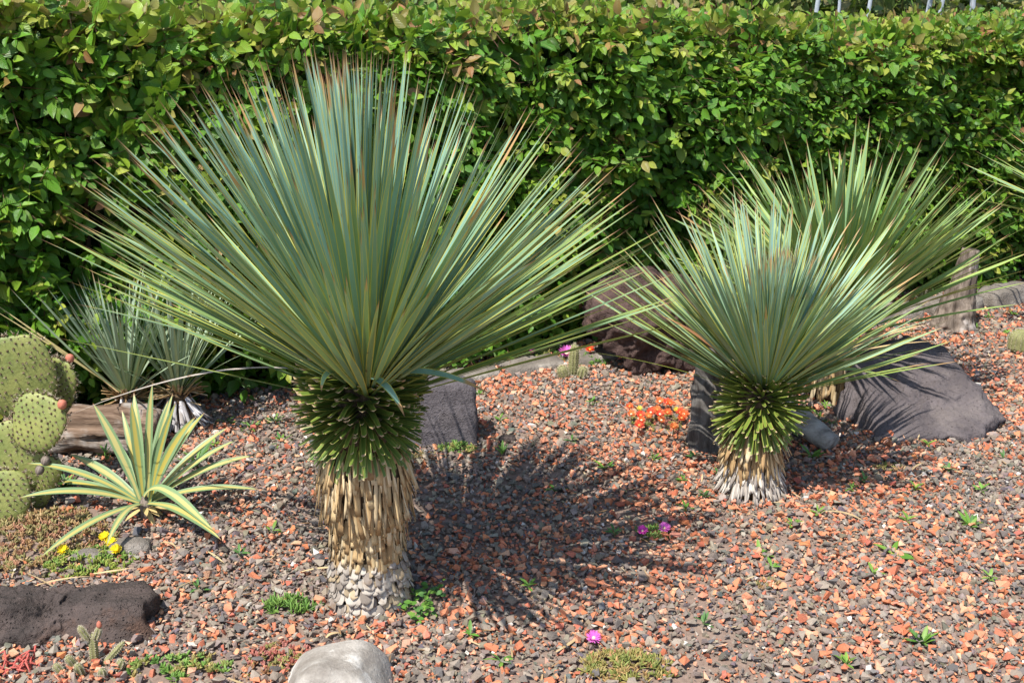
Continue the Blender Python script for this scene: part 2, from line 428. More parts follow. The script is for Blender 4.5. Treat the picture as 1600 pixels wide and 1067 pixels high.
def ribbon(path, width, nrm_hint, prof, rows=14, fold=0.15, tint=(0.5, 0.5, 0.5), name='leaf'):
    """a leaf swept along a quadratic/cubic Bezier through the control points"""
    pts = [Vector(p) for p in path]
    def ev(t):
        q = pts[:]
        while len(q) > 1: q = [q[i].lerp(q[i + 1], t) for i in range(len(q) - 1)]
        return q[0]
    P, UV = [], []
    hint = Vector(nrm_hint)
    for i in range(rows + 1):
        t = i / rows; p = ev(t); d = (ev(min(t + .01, 1)) - ev(max(t - .01, 0))).normalized()
        x = d.cross(hint)
        x = x.normalized() if x.length > 1e-4 else Vector((1, 0, 0))
        z = x.cross(d)
        hw = 0.5 * width * prof(t)
        for u in (-1, 0, 1):
            P.append(p + x * (u * hw) + z * (abs(u) * hw * 2 * fold)); UV.append((0.5 + 0.5 * u, t))
    F = []
    for i in range(rows):
        for j in range(2):
            a = i * 3 + j; F.append((a, a + 1, a + 4, a + 3))
    return smooth(one(name, np.array([tuple(p) for p in P]), np.array(F), np.array(UV), tint))

def interp_prof(xs, ys): return lambda t: float(np.interp(t, xs, ys))
BLADE = interp_prof([0, .06, .2, .45, .65, .82, .93, 1], [.95, .62, .72, 1, .86, .52, .24, .03])
DAGGER = interp_prof([0, .08, .3, .5, .7, .85, .95, 1], [.55, .5, .85, 1, .88, .55, .22, .03])

# ------------------------------------------------------------------ ground and lawn
def sheet(name, pts, z, mat):
    me = bpy.data.meshes.new(name); me.from_pydata([(x, y, z) for x, y in pts], [], [tuple(range(len(pts)))]); me.update()
    o = link(name, me, mat); return tag(o, kind='structure')
ground = sheet('ground', [(-300, -300), (300, -300), (300, 300), (-300, 300)], 0.0, M['soil'])

HD = np.array([0.9068, 0.4216, 0]); HO = np.array([0.4216, -0.9068, 0]); H0 = np.array([0.0, 5.14, 0])   # hedge line, its outward side
def hedge_y(x): return 5.14 + 0.465 * x
sheet('lawn', [(-250, hedge_y(-250) + 1.3), (250, hedge_y(250) + 1.3), (250, 280), (-250, 280)], 0.004, M['lawn'])

# ------------------------------------------------------------------ gravel
def chip_proto(seed):
    r = np.random.default_rng(seed)
    m_ = 8 if seed < 118 else 7
    pts = nrm(r.normal(size=(m_, 3))) * r.uniform(0.75, 1.1, (m_, 1)) * np.array([1.0, r.uniform(.68, .95), r.uniform(.5, .8)])
    bm = bmesh.new()
    for p in pts: bm.verts.new(p)
    ret = bmesh.ops.convex_hull(bm, input=bm.verts)
    bmesh.ops.delete(bm, geom=[g for g in ret['geom_interior'] if isinstance(g, bmesh.types.BMVert)], context='VERTS')
    bmesh.ops.triangulate(bm, faces=bm.faces)
    bm.verts.index_update()
    P = np.array([tuple(v.co) for v in bm.verts]); F = np.array([[v.index for v in f.verts] for f in bm.faces])
    bm.free(); return P * 0.5, F
chips = [chip_proto(100 + i) for i in range(22)]

def rand_rot(n, r, tilt=0.6):
    yaw = r.uniform(0, 2 * PI, n); a = r.normal(0, tilt, n); b = r.normal(0, tilt, n)
    cy, sy = np.cos(yaw), np.sin(yaw); ca, sa = np.cos(a), np.sin(a); cb, sb = np.cos(b), np.sin(b)
    o, z = np.ones(n), np.zeros(n)
    Rz = np.stack([np.stack([cy, -sy, z], -1), np.stack([sy, cy, z], -1), np.stack([z, z, o], -1)], 1)
    Rx = np.stack([np.stack([o, z, z], -1), np.stack([z, ca, -sa], -1), np.stack([z, sa, ca], -1)], 1)
    Ry = np.stack([np.stack([cb, z, sb], -1), np.stack([z, o, z], -1), np.stack([-sb, z, cb], -1)], 1)
    return Rz @ Rx @ Ry

def vnoise(x, y, s, seed):
    """cheap smooth value noise on arrays, 0..1"""
    r = np.random.default_rng(seed); G = r.random((64, 64))
    u, v = x * s + 1000, y * s + 1000
    i, j = np.floor(u).astype(int), np.floor(v).astype(int); fu, fv = u - i, v - j
    fu, fv = fu * fu * (3 - 2 * fu), fv * fv * (3 - 2 * fv)
    g = lambda a, b: G[a % 64, b % 64]
    return (g(i, j) * (1 - fu) + g(i + 1, j) * fu) * (1 - fv) + (g(i, j + 1) * (1 - fu) + g(i + 1, j + 1) * fu) * fv

def in_bed(x, y):
    half = 0.52 * (0.95 * y + 0.54) + 0.30
    return (np.abs(x) < half) & (y < hedge_y(x) + 0.10) & (y > 2.05)

RED = np.array([[.52, .19, .10], [.46, .155, .08], [.56, .235, .135], [.57, .315, .20], [.39, .13, .075], [.58, .25, .14]])
GREY = np.array([[.215, .176, .142], [.17, .145, .124], [.26, .213, .17], [.20, .160, .131], [.125, .113, .106], [.285, .237, .19], [.23, .183, .145]])
def chip_colours(x, y, r):
    n = len(x)
    p = 0.37 + 0.40 * (vnoise(x, y, 1.6, 3) - 0.5) + 0.30 * (vnoise(x, y, 6.0, 4) - 0.5)
    p += 0.13 * (x > 1.6) * (y > 4.2) + 0.11 * np.clip((3.0 - y), 0, 0.7)
    red = r.random(n) < p
    col = np.where(red[:, None], RED[r.integers(0, len(RED), n)], GREY[r.integers(0, len(GREY), n)])
    pale = r.random(n) < 0.012
    col[pale] = np.array([.55, .50, .44])
    col = col * r.uniform(0.82, 1.18, (n, 1)) + r.normal(0, .008, (n, 3))
    return np.clip(col, .03, .8), red

EXCL = [(-1.60, 3.27, .30, .24), (-1.36, 3.12, .16, .10), (.17, 5.17, .2, .12), (.39, 5.10, .09, .09), (.61, 4.31, .13, .13), (.472, 3.30, .05, .05), (.295, 2.545, .125, .075), (-.215, 4.01, .075, .055),
        (-.655, 2.845, .075, .045), (-.64, 2.585, .085, .085), (-.90, 2.54, .15, .07), (-1.33, 2.56, .05, .05), (1.44, 3.83, .07, .045), (-.27, 2.87, .06, .09)]
def scatter(n, smin, smean, r, zk):
    x = r.uniform(-4.2, 4.6, n); y = r.uniform(2.0, 7.2, n)
    k = in_bed(x, y); x, y = x[k], y[k]
    bare = vnoise(x, y, 2.1, 9) * 0.6 + vnoise(x, y, 5.3, 10) * 0.4
    k = r.random(len(x)) < np.clip(2.05 - 2.0 * bare, 0.3, 1); x, y = x[k], y[k]
    keep = np.ones(len(x), bool)
    for ex, ey, ea, eb in EXCL: keep &= ~((((x - ex) / ea) ** 2 + ((y - ey) / eb) ** 2 < 1.0) & (r.random(len(x)) < .8))
    x, y = x[keep], y[keep]
    s = np.clip(r.lognormal(math.log(smean), 0.42, len(x)), smin, 0.046)
    col, red = chip_colours(x, y, r)
    z = s * zk + r.uniform(0, 0.012, len(x))
    return x, y, z, s, col

r = np.random.default_rng(11)
big = scatter(285000, 0.010, 0.0192, r, 0.20)
small = scatter(70000, 0.006, 0.0115, r, 0.15)
X = [np.concatenate(q) for q in zip(big, small)]
x, y, z, s, col = X
which = r.integers(0, len(chips), len(x)); Rm = rand_rot(len(x), r, 0.35) * s[:, None, None]
T = np.stack([x, y, z], 1)
# the 300 chips that show largest in the near foreground are pieces of their own
score = s / (y + 0.4); inview = (np.abs(x) < 0.46 * (0.95 * y + .54)) & (y > 2.42) & (np.hypot(x + .43, y - 2.85) > .17) & (np.hypot(x + .45, y - 2.45) > .15) & (x > -0.9)
order = np.argsort(-(score * inview))[:300]
solo = np.zeros(len(x), bool); solo[order] = True
items = []
for q in range(len(chips)):
    k = (which == q) & ~solo
    items.append((chips[q][0], chips[q][1], None, Rm[k], T[k], col[k]))
gravel = link('gravel', bulk_mesh('gravel', items), M['chip'])
tag(gravel, 'crushed terracotta and grey lava gravel covering the whole bed', 'gravel', kind='stuff')
solo_mesh = {}
for i in order:
    key = (int(which[i]), int(np.argmin(np.abs(np.concatenate([RED, GREY]) - col[i]).sum(1))))
    if key not in solo_mesh:
        P, F = chips[key[0]]; solo_mesh[key] = one('gravel_chip', P, F, None, np.concatenate([RED, GREY])[key[1]])
    o = link('gravel_chip', solo_mesh[key], M['chip'], gravel)
    o.matrix_basis = mat4(Rm[i], T[i] + np.array([0, 0, 0.002]))

# ------------------------------------------------------------------ hedge
def hedge_h(s): return 1.575 + 0.075 * np.clip(-s / 2.5, -1.3, 1.0) + 0.03 * np.sin(s * 2.1 + .5) + 0.02 * np.sin(s * 5.3)
HOUT = interp_prof([0, .08, .22, .42, .62, .8, .92, 1], [.08, .55, .92, 1, .86, .52, .22, .0])
hp = [strip_proto(1.0, 0.62, HOUT, 4, fo, be, si, tw) for fo, be, si, tw in
      [(.16, -.18, .05, .2), (.10, -.30, -.06, -.2), (.22, -.08, .04, .1), (.05, -.22, .0, .35), (.13, .08, -.05, -.3)]]
r = np.random.default_rng(21)
hedge = thing('hedge', 'tall clipped green hornbeam-like hedge with bronze young leaves along the back of the bed', 'hedge', tuple(H0))

TW = []
def hedge_leaves(n_tw, mode, per, r):
    s = r.uniform(-3.1, 4.7, n_tw)
    hh = hedge_h(s)
    if mode == 'face':
        zz = hh * np.clip(r.beta(1.15, 1.0, n_tw), 0.015, 1.0)
        lump = 0.20 * (vnoise(s, zz, 2.6, 31) - 0.5) + 0.16 * (vnoise(s, zz, 6.5, 32) - 0.5)
        o = lump - r.exponential(0.055, n_tw) - 0.03 + 0.05 * np.clip(zz - 1.2, 0, 1)
        o -= 0.10 * np.clip(1 - zz / 0.35, 0, 1) + 0.10 * np.clip((zz - hh + .12) / .12, 0, 1)
        d = HO[None] * r.uniform(.5, 1.0, (n_tw, 1)) + HD[None] * r.normal(0.1, .55, (n_tw, 1)) + np.array([[0, 0, 1]]) * r.normal(0.10, .42, (n_tw, 1))
    elif mode == 'top':
        o = -r.uniform(0.0, 0.85, n_tw) ** 1.1
        zz = hh - 0.03 + 0.07 * (vnoise(s, o, 4.0, 33) - .5) - r.exponential(0.03, n_tw)
        d = HO[None] * r.normal(.25, .5, (n_tw, 1)) + HD[None] * r.normal(.1, .6, (n_tw, 1)) + np.array([[0, 0, 1]]) * r.uniform(.1, 1.0, (n_tw, 1))
    elif mode == 'shoot':
        o = -r.uniform(-0.02, 0.75, n_tw); zz = hh - 0.03
        d = HO[None] * r.normal(.15, .35, (n_tw, 1)) + HD[None] * r.normal(.1, .35, (n_tw, 1)) + np.array([[0, 0, 1]]) * r.uniform(.7, 1.3, (n_tw, 1))
    else:   # back side
        zz = hh * r.uniform(.02, 1, n_tw); o = -0.85 + r.normal(0, .05, n_tw)
        d = -HO[None] * r.uniform(.5, 1, (n_tw, 1)) + HD[None] * r.normal(0, .5, (n_tw, 1)) + np.array([[0, 0, 1]]) * r.normal(.1, .4, (n_tw, 1))
    d = nrm(d)
    base = H0[None] + HD[None] * s[:, None] + HO[None] * o[:, None]; base[:, 2] = np.maximum(zz, .02)
    tl = r.uniform(.10, .24, n_tw) * (0.85 if mode == 'shoot' else 0.9)
    young = np.clip(r.random(n_tw) * 0.9 + 0.62 * np.clip((zz - hh + .22) / .22, 0, 1) + 0.25 * (vnoise(s, zz, 1.4, 35) - .5), 0, 1.2)
    up = np.array([[0, 0, 1.0]])
    Pz = nrm(up * r.uniform(.3, 1.0, (n_tw, 1)) + (HO[None] if mode != 'back' else -HO[None]) * r.uniform(0.4, 1.3, (n_tw, 1)) + r.normal(0, .28, (n_tw, 3)))
    sx = nrm(np.cross(d, Pz)); nz = np.cross(sx, d)
    TW.append((base, d, tl))
    out = []
    for k in range(per):
        f = (k + 0.6) / per
        droop = -0.25 * f * f
        pos = base + d * (tl * f)[:, None] + np.array([[0, 0, 1.0]]) * (droop * tl)[:, None] * .6
        side = 1 if k % 2 else -1
        ld = nrm(d * r.uniform(.45, 1.0, (n_tw, 1)) + sx * side * (0.95 if k < per - 1 else 0.15) + np.array([[0, 0, -1]]) * r.uniform(-.05, .55, (n_tw, 1)) + r.normal(0, .15, (n_tw, 3)))
        ln = nrm(nz + r.normal(0, .30, (n_tw, 3)))
        size = r.uniform(.036, .084, n_tw) * (0.75 + 0.45 * math.sin(PI * min(1, f + .15))) * (1.0 + 0.12 * np.clip(-s / 2.5, -.4, 1))
        out.append((pos, ld, ln, size, young + 0.30 * f - .18 + r.normal(0, .10, n_tw), s, zz))
    return [np.concatenate(q) for q in zip(*out)]

def leaf_tints(y, r):
    n = len(y)
    base = np.array([[.055, .18, .012], [.08, .225, .014], [.042, .145, .016], [.12, .265, .016], [.062, .195, .009]])[r.integers(0, 5, n)]
    mid = np.array([[.22, .33, .028], [.16, .29, .02], [.29, .33, .045]])[r.integers(0, 3, n)]
    old = np.array([[.27, .21, .06], [.29, .17, .06], [.24, .23, .055], [.31, .27, .08], [.28, .12, .055]])[r.integers(0, 5, n)]
    t = np.where((y > .80)[:, None], mid, base)
    t = np.where(((y > 1.03) & (r.random(n) < np.where(y > 1.25, .28, .55)))[:, None], old, t)
    return np.clip(t * r.uniform(.78, 1.25, (n, 1)), .01, .7)

sets = [hedge_leaves(6900, 'face', 7, r), hedge_leaves(1500, 'top', 7, r), hedge_leaves(560, 'shoot', 6, r), hedge_leaves(650, 'back', 5, r)]
pos, ld, ln, size, yg, ss, zz = [np.concatenate(q) for q in zip(*sets)]
tints = leaf_tints(yg, r)
Rl = frames(ld, ln) * size[:, None, None]
which = r.integers(0, len(hp), len(pos))
# 300 leaves that show largest: outermost, near end of the hedge
outw = (pos - H0[None]) @ HO
vis = (size / (pos[:, 1] + .5)) * (outw > 0.04) * (ss < 3.2) * (ss > -2.1) * (zz > .55)
facing = np.abs((np.cross(Rl[:, :, 0], Rl[:, :, 1]) / size[:, None] ** 2) @ nrm(np.array([0.0, -1, .25])))
order = np.argsort(-(vis * (.3 + facing)))[:300]
solo = np.zeros(len(pos), bool); solo[order] = True
rel = pos - H0[None]
items = [(P, F, UV, Rl[(which == q) & ~solo], rel[(which == q) & ~solo], tints[(which == q) & ~solo]) for q, (P, F, UV) in enumerate(hp)]
fol = link('foliage', smooth(bulk_mesh('foliage', items)), M['hedge'], hedge); tag(fol, kind='stuff')
bq, dq, lq = [np.concatenate(q) for q in zip(*TW)]
pr = np.array([[math.cos(a) * q, t, math.sin(a) * q] for t, q in ((-.35, 1), (.5, .8), (1, .35)) for a in (0, 2.1, 4.2)])
pf = np.array([[i * 3 + k, i * 3 + (k + 1) % 3, i * 3 + 3 + (k + 1) % 3, i * 3 + 3 + k] for i in range(2) for k in range(3)])
Rt = frames(dq, np.array([[0.1, 0.2, 1.0]]) + 0 * dq) * np.stack([np.full(len(lq), .0019), lq, np.full(len(lq), .0019)], -1)[:, None, :]
tw = link('twigs', bulk_mesh('twigs', [(pr, pf, None, Rt, bq - H0[None], np.array([[.13, .07, .045]]) * r.uniform(.6, 1.5, (len(lq), 1)))]), M['spine'], hedge); tag(tw, kind='stuff')
PAL = np.array([[.045, .145, .013], [.085, .21, .016], [.18, .27, .03], [.25, .20, .07], [.29, .17, .075]])
lm = {}
for i in order:
    key = (int(which[i]), int(np.argmin(np.abs(PAL - tints[i]).sum(1))))
    if key not in lm:
        P, F, UV = hp[key[0]]; lm[key] = smooth(one('leaf', P, F, UV, PAL[key[1]]))
    o = link('leaf', lm[key], M['hedge'], hedge); o.matrix_basis = mat4(Rl[i], rel[i])
# solid slab inside the hedge; its dark green paints in the shade between leaves
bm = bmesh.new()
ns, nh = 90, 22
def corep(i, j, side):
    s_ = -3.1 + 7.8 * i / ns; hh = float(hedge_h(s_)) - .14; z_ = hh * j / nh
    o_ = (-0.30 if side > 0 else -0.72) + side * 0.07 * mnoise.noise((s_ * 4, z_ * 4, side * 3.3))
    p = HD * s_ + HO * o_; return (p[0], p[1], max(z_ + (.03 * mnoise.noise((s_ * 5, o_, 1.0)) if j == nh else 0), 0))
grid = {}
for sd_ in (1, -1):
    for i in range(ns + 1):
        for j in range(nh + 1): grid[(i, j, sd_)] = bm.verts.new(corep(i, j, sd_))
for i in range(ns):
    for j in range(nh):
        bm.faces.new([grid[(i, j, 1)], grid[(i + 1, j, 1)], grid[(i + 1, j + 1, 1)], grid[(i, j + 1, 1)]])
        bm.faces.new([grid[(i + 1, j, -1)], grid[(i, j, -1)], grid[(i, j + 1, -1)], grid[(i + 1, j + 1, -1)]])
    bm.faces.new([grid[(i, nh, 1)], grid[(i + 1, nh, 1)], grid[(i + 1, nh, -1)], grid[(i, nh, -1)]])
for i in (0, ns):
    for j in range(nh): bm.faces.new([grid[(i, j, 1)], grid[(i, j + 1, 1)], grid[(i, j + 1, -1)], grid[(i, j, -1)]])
me = bpy.data.meshes.new('hedge_shade_core'); bm.to_mesh(me); bm.free()
link('hedge_shade_core', me, M['core_shade_green'], hedge)
r2 = np.random.default_rng(77)
for k in range(26):
    s_ = -2.9 + 7.4 * (k + r2.random()) / 26; o_ = r2.uniform(-.28, -.18); hh = float(hedge_h(s_))
    pts = [HD * (s_ + r2.normal(0, .04) * q) + HO * (o_ + .04 * q * r2.random()) + np.array([0, 0, hh * .85 * q / 4]) for q in range(5)]
    link('stem', tube([tuple(p) for p in pts], [.016, .013, .011, .008, .004], 6), M['twig'], hedge)

# ------------------------------------------------------------------ yuccas
def core_mesh(prof, sides=28, seed=0):
    P = [(0, 0, z_) for z_, _ in prof]
    return tube(P, [q for _, q in prof], sides, 0.10, seed)

STUBP = interp_prof([0, .3, .8, 1], [1, .9, .75, .68])
def stub_proto(L, w, th, bend, oblique):
    """thick cut leaf base: keeled underside, flat top, slanted cut end"""
    rows = 3; P, UV, F = [], [], []
    for i in range(rows + 1):
        t = i / rows; hw = .5 * w * STUBP(t); k = th * (1 - .55 * t); zc = bend * L * t * t
        for u, zz_ in ((-1, .12 * w), (0, 0), (1, .12 * w), (0, -k)):
            P.append((u * hw, L * t + (oblique * u * w if i == rows else 0), zc + zz_)); UV.append((.5 + .5 * u, t * .9))
    for i in range(rows):
        a = i * 4
        for q in range(4):
            F.append((a + q, a + (q + 1) % 4, a + 4 + (q + 1) % 4, a + 4 + q))
    P = np.array(P); n = len(P)
    cap = P[-4:].copy(); P = np.concatenate([P, cap]); UV += [(.5, 1.0)] * 4
    F.append((n, n + 1, n + 2, n + 3))
    return P, np.array(F), np.array(UV)

def scale_proto(L, w, th, curl, tip):
    """dried leaf base: a strip hanging along +Y, +Z outwards"""
    prof = interp_prof([0, .3, .75, 1], [.75, 1, .92, tip]); rows = 4; P, UV, F = [], [], []
    for i in range(rows + 1):
        t = i / rows; hw = .5 * w * prof(t)
        for u in (-1, -.35, .4, 1):
            P.append((u * hw, L * t, th * (1 - abs(u) ** 2) + curl * L * t * t)); UV.append((.5 + .5 * u, t))
    for i in range(rows):
        for j in range(3):
            a = i * 4 + j; F.append((a, a + 1, a + 5, a + 4))
    n = len(P)
    for q in range(4): P.append((P[n - 4 + q][0] * .9, P[n - 4 + q][1] - .002, P[n - 4 + q][2] - .006)); UV.append((.5, 1))
    for j in range(3): F.append((n - 4 + j, n - 3 + j, n + 1 + j, n + j))
    return np.array(P), np.array(F), np.array(UV)

def pieces(name, protos, R, T, tint_fn, mat, parent, front, limit=300, variants=3, stuff_name=None, r=None, smooth_it=True, bias=None):
    """first `limit` by `front` become separate parts, the others one joined part"""
    n = len(T); which = r.integers(0, len(protos), n)
    order = np.argsort(-front); solo = order[:limit]; rest = order[limit:]
    cache = {}
    var = r.integers(0, variants, n); tv = tint_fn(len(protos) * variants)
    if bias is not None:
        var = np.clip((bias * variants + r.normal(0, .8, n)).astype(int), 0, variants - 1)
        tv[:, 0] = np.clip((np.arange(len(tv)) % variants + .5) / variants + r.normal(0, .08, len(tv)), 0, 1)
    for i in solo:
        key = (int(which[i]), int(var[i]))
        if key not in cache:
            P, F, UV = protos[key[0]]; cache[key] = one(name, P, F, UV, tv[key[0] * variants + key[1]])
            if smooth_it: smooth(cache[key])
        o = link(name, cache[key], mat, parent); o.matrix_basis = mat4(R[i], T[i])
    if len(rest):
        t = tint_fn(len(rest)); wr = which[rest]
        if bias is not None: t[:, 0] = np.clip(bias[rest] + r.normal(0, .15, len(rest)), 0, 1)
        items = [(P, F, UV, R[rest][wr == q], T[rest][wr == q], t[wr == q]) for q, (P, F, UV) in enumerate(protos)]
        me = bulk_mesh(stuff_name, items)
        if smooth_it: smooth(me)
        o = link(stuff_name, me, mat, parent); tag(o, kind='stuff')

CAMD = np.array([0.12, -1.0, 0.0])
def radial(az): return np.stack([np.cos(az), np.sin(az), np.zeros_like(az)], 1)

def rosette(root, heart, az, el, L, protos, base_L, mat, r, limit=300, drop=.12, rad=.045, axis=(0, 0, 1), roll=.35, name='leaf', joined='inner_leaves', front=None):
    ax = nrm(np.array(axis, float))
    q = Vector((0, 0, 1)).rotation_difference(Vector(ax)); Q = np.array(q.to_matrix())
    rd = radial(az); ce, se = np.cos(el)[:, None], np.sin(el)[:, None]; up = np.array([[0, 0, 1.0]])
    d = rd * ce + up * se; z_ = -rd * se + up * ce
    T = np.array(heart)[None] + (Q @ (rd * rad * np.clip(ce * 1.2, .1, 1) - up * drop * (1 - se)).T).T
    R = frames((Q @ d.T).T, (Q @ z_.T).T, r.normal(0, roll, len(az))) * (L / base_L)[:, None, None]
    if front is None: front = (1.2 - se[:, 0]) + r.uniform(0, .4, len(az))
    pieces(name, protos, R, T, lambda n: r.random((n, 3)), mat, root, front, limit, 5, joined, r, bias=np.clip(1.15 - se[:, 0] * 1.15 + .1, 0, 1))

def blade_protos(L, w, r, n=9, bend=(-.05, .03), side=.03, rows=10):
    return [strip_proto(L, w * r.uniform(.8, 1.15), BLADE, rows, r.uniform(.06, .16), r.uniform(*bend) - (.10 if k == 0 else 0), r.uniform(-side, side) * (3.5 if k < 2 else 1), r.uniform(-.6, .6)) for k in range(n)]

def dry_tints(kind):
    r = np.random.default_rng(5)
    straw = np.array([[.50, .365, .195], [.54, .415, .245], [.42, .285, .14], [.57, .455, .285], [.33, .21, .10]])
    white = np.array([[.46, .415, .36], [.38, .335, .29], [.52, .475, .415], [.31, .27, .235]])
    pal = {'scale': np.array([[.42, .37, .31], [.34, .295, .25], [.48, .43, .365], [.25, .21, .175], [.40, .31, .2]]), 'straw': straw, 'white': white, 'grey': np.array([[.40, .38, .38], [.50, .48, .48], [.30, .27, .25], [.44, .36, .27]])}[kind]
    return lambda n: np.clip(pal[r.integers(0, len(pal), n)] * r.uniform(.8, 1.15, (n, 1)), 0, .8)

def shell(trunk_o, z0, z1, rad_fn, n_ring, dz, protos, tilt, tintf, r, limit, nm, joined, jitter=.25):
    """rings of overlapping pieces hanging from z1 down to z0"""
    zs, azs = [], []
    k = 0; z_ = z1
    while z_ > z0:
        off = (k % 2) * .5
        for q in range(n_ring): zs.append(z_ + r.normal(0, dz * .7)); azs.append(2 * PI * (q + off + r.normal(0, jitter)) / n_ring)
        z_ -= dz; k += 1
    zs, azs = np.array(zs), np.array(azs); rd = radial(azs)
    tl = np.array([tilt(a) for a in zs]) + r.normal(0, .05, len(zs)); up = np.array([[0, 0, 1.0]])
    rr = np.array([rad_fn(a) for a in zs])
    d = -up * np.cos(tl)[:, None] + rd * np.sin(tl)[:, None] + np.cross(up, rd) * r.normal(0, .13, (len(zs), 1))
    T = rd * (rr + r.uniform(-.003, .005, len(zs)))[:, None] + up * zs[:, None]
    R = frames(d, rd, r.normal(0, .28, len(zs))) * r.uniform(.7, 1.25, len(zs))[:, None, None]
    # frames(): x = d x z; keep +Z outwards
    pieces(nm, protos, R, T, tintf, M['dry'], trunk_o, rd @ CAMD + r.uniform(0, .05, len(zs)), limit, 5, joined, r)

def stubs(root, z0, z1, rad_fn, n, len_fn, el_fn, protos, base_L, r, limit=300, ctr=(0, 0)):
    k = np.arange(n); az = k * 2.39996 + r.normal(0, .06, n); f = (k + .5) / n
    z_ = z0 + (z1 - z0) * f + r.normal(0, .004, n)
    el = np.array([el_fn(q) for q in f]) + r.normal(0, .07, n); rd = radial(az); up = np.array([[0, 0, 1.0]])
    d = rd * np.cos(el)[:, None] + up * np.sin(el)[:, None]; zz_ = -rd * np.sin(el)[:, None] + up * np.cos(el)[:, None]
    rr = np.array([rad_fn(q) for q in f])
    cx = np.stack([ctr[0] * f, ctr[1] * f, 0 * f], 1)
    T = rd * rr[:, None] + up * z_[:, None] + cx
    R = frames(d, zz_, r.normal(0, .22, n)) * (np.array([len_fn(q) for q in f]) * r.uniform(.85, 1.15, n) / base_L)[:, None, None]
    pieces('leaf_stub', protos, R, T, lambda m: np.clip(r.random((m, 3)), 0, 1), M['stub'], root, rd @ CAMD + r.uniform(0, .1, n), limit, 4, 'rear_leaf_stubs', r, False)

# ---- the large yucca
r = np.random.default_rng(41)
A = thing('yucca', 'large blue-green spiky yucca on a tall straw-thatched trunk with white scaly foot', 'yucca', (-0.425, 2.90, 0))
profA = [(0, .100), (.03, .106), (.10, .104), (.18, .096), (.28, .098), (.38, .112), (.45, .120), (.52, .108), (.60, .090), (.68, .078), (.74, .05)]
radA = interp_prof([a for a, _ in profA], [b for _, b in profA])
trunk = link('trunk', core_mesh(profA, 28, 1), M['core'], A)
shell(trunk, .345, .51, lambda q: radA(q) + .006, 42, .024, [scale_proto(L_, w_, .0022, cu, tp) for L_, w_, cu, tp in [(.10, .0145, -.02, .8), (.085, .019, .03, .8), (.125, .011, .04, .5), (.07, .0165, .07, .9), (.11, .008, .08, .4), (.13, .0055, .05, .3)]],
      lambda q: .03 + .16 * max(0, (q - .37) / .14), dry_tints('straw'), r, 130, 'dried_leaf', 'rear_dried_leaves')
shell(trunk, .185, .345, lambda q: radA(q) + .005, 40, .0175, [scale_proto(L_, w_, .0022, cu, tp) for L_, w_, cu, tp in [(.052, .0145, .04, .85), (.045, .017, .06, .9), (.062, .012, .05, .7), (.04, .0155, .10, .9), (.065, .0075, .08, .5)]],
      lambda q: .06, dry_tints('straw'), r, 110, 'dried_leaf', 'rear_short_leaves')
shell(trunk, .005, .165, lambda q: radA(q) + .004, 31, .0130, [scale_proto(L_, w_, .003, .12, tp) for L_, w_, tp in [(.034, .027, .15), (.037, .025, .25), (.031, .028, .3)]],
      lambda q: .27, dry_tints('scale'), r, 60, 'dried_leaf', 'rear_foot_scales', .15)
stubs(A, .505, .735, lambda f: .108 - .05 * f, 560, lambda f: .060 + .052 * min(1, f * 1.6), lambda f: -1.0 + 1.05 * min(1, f / .36) + .55 * max(0, f - .36),
      [stub_proto(.1, .0205 * q, .0045, be, ob) for q, be, ob in [(1, .05, .2), (.9, -.1, -.25), (1.08, .0, .1), (.85, -.15, .3)]], .1, r)
n = 520
az = r.uniform(0, 2 * PI, n)
el = np.where(r.random(n) < .75, np.arcsin(r.uniform(math.sin(math.radians(10)), math.sin(math.radians(85)), n)), np.radians(r.uniform(16, 86, n)))
azd = np.degrees(az) % 360
el = np.where(((azd > 340) | (azd < 70)) & (el < math.radians(14)), math.radians(14) + r.uniform(0, .3, n), el)
lf = ((azd > 183) & (azd < 262)) ; el = np.where(lf & (el < math.radians(34)), math.radians(36) + r.uniform(0, .6, n), el)
fr = ((azd >= 262) & (azd < 350)); el = np.where(fr & (el < math.radians(26)), math.radians(27) + r.uniform(0, .4, n), el)
L_ = r.uniform(.82, .915, n)
nb = 80
az = np.concatenate([az, r.uniform(0, 2 * PI, nb)]); el = np.concatenate([el, PI / 2 - np.abs(r.normal(0, math.radians(4.2), nb))]); L_ = np.concatenate([L_, r.uniform(.80, .885, nb)])
rosette(A, (0.015, 0.0, .725), az, el, L_, blade_protos(.88, .0190, r, 12, (-.025, .03)), .88, M['yuccaA'], r, axis=(-.03, 0.03, 1))
def extra_leaf(root, path, w, hint, mat, tint, name='leaf', prof=BLADE, fold=.1, loc=None, label=None):
    base = Vector(root.location)
    o = link(name, ribbon([Vector(p) - base for p in path], w, hint, prof, 16, fold, tint, name), mat, root)
    if label: o['label'] = label
    return o
extra_leaf(A, [(-.40, 2.85, .71), (-.375, 2.70, .80), (-.31, 2.64, .79), (-.275, 2.62, .70)], .026, (0, -.3, 1), M['yuccaA'], (.1, .9, .95), 'bent_leaf', label='leaf bent over with a spotted straw tip')
extra_leaf(A, [(-.40, 2.86, .70), (-.30, 2.76, .80), (-.17, 2.74, .79), (-.055, 2.74, .715)], .026, (0, -.5, 1), M['yuccaA'], (.2, .95, .99), 'bent_leaf', label='drooping leaf with a straw-coloured tip')
extra_leaf(A, [(-.44, 2.86, .70), (-.46, 2.74, .80), (-.50, 2.72, .80), (-.50, 2.70, .74)], .024, (0, -.4, 1), M['yuccaA'], (.6, .2, .9), 'bent_leaf')
extra_leaf(A, [(-.46, 2.92, .69), (-.72, 3.05, .74), (-1.10, 3.2, .60), (-1.447, 3.35, .416)], .007, (0, -.6, 1), M['dry'], (.33, .29, .25), 'dead_leaf', label='long thin dry grey leaf hanging down')

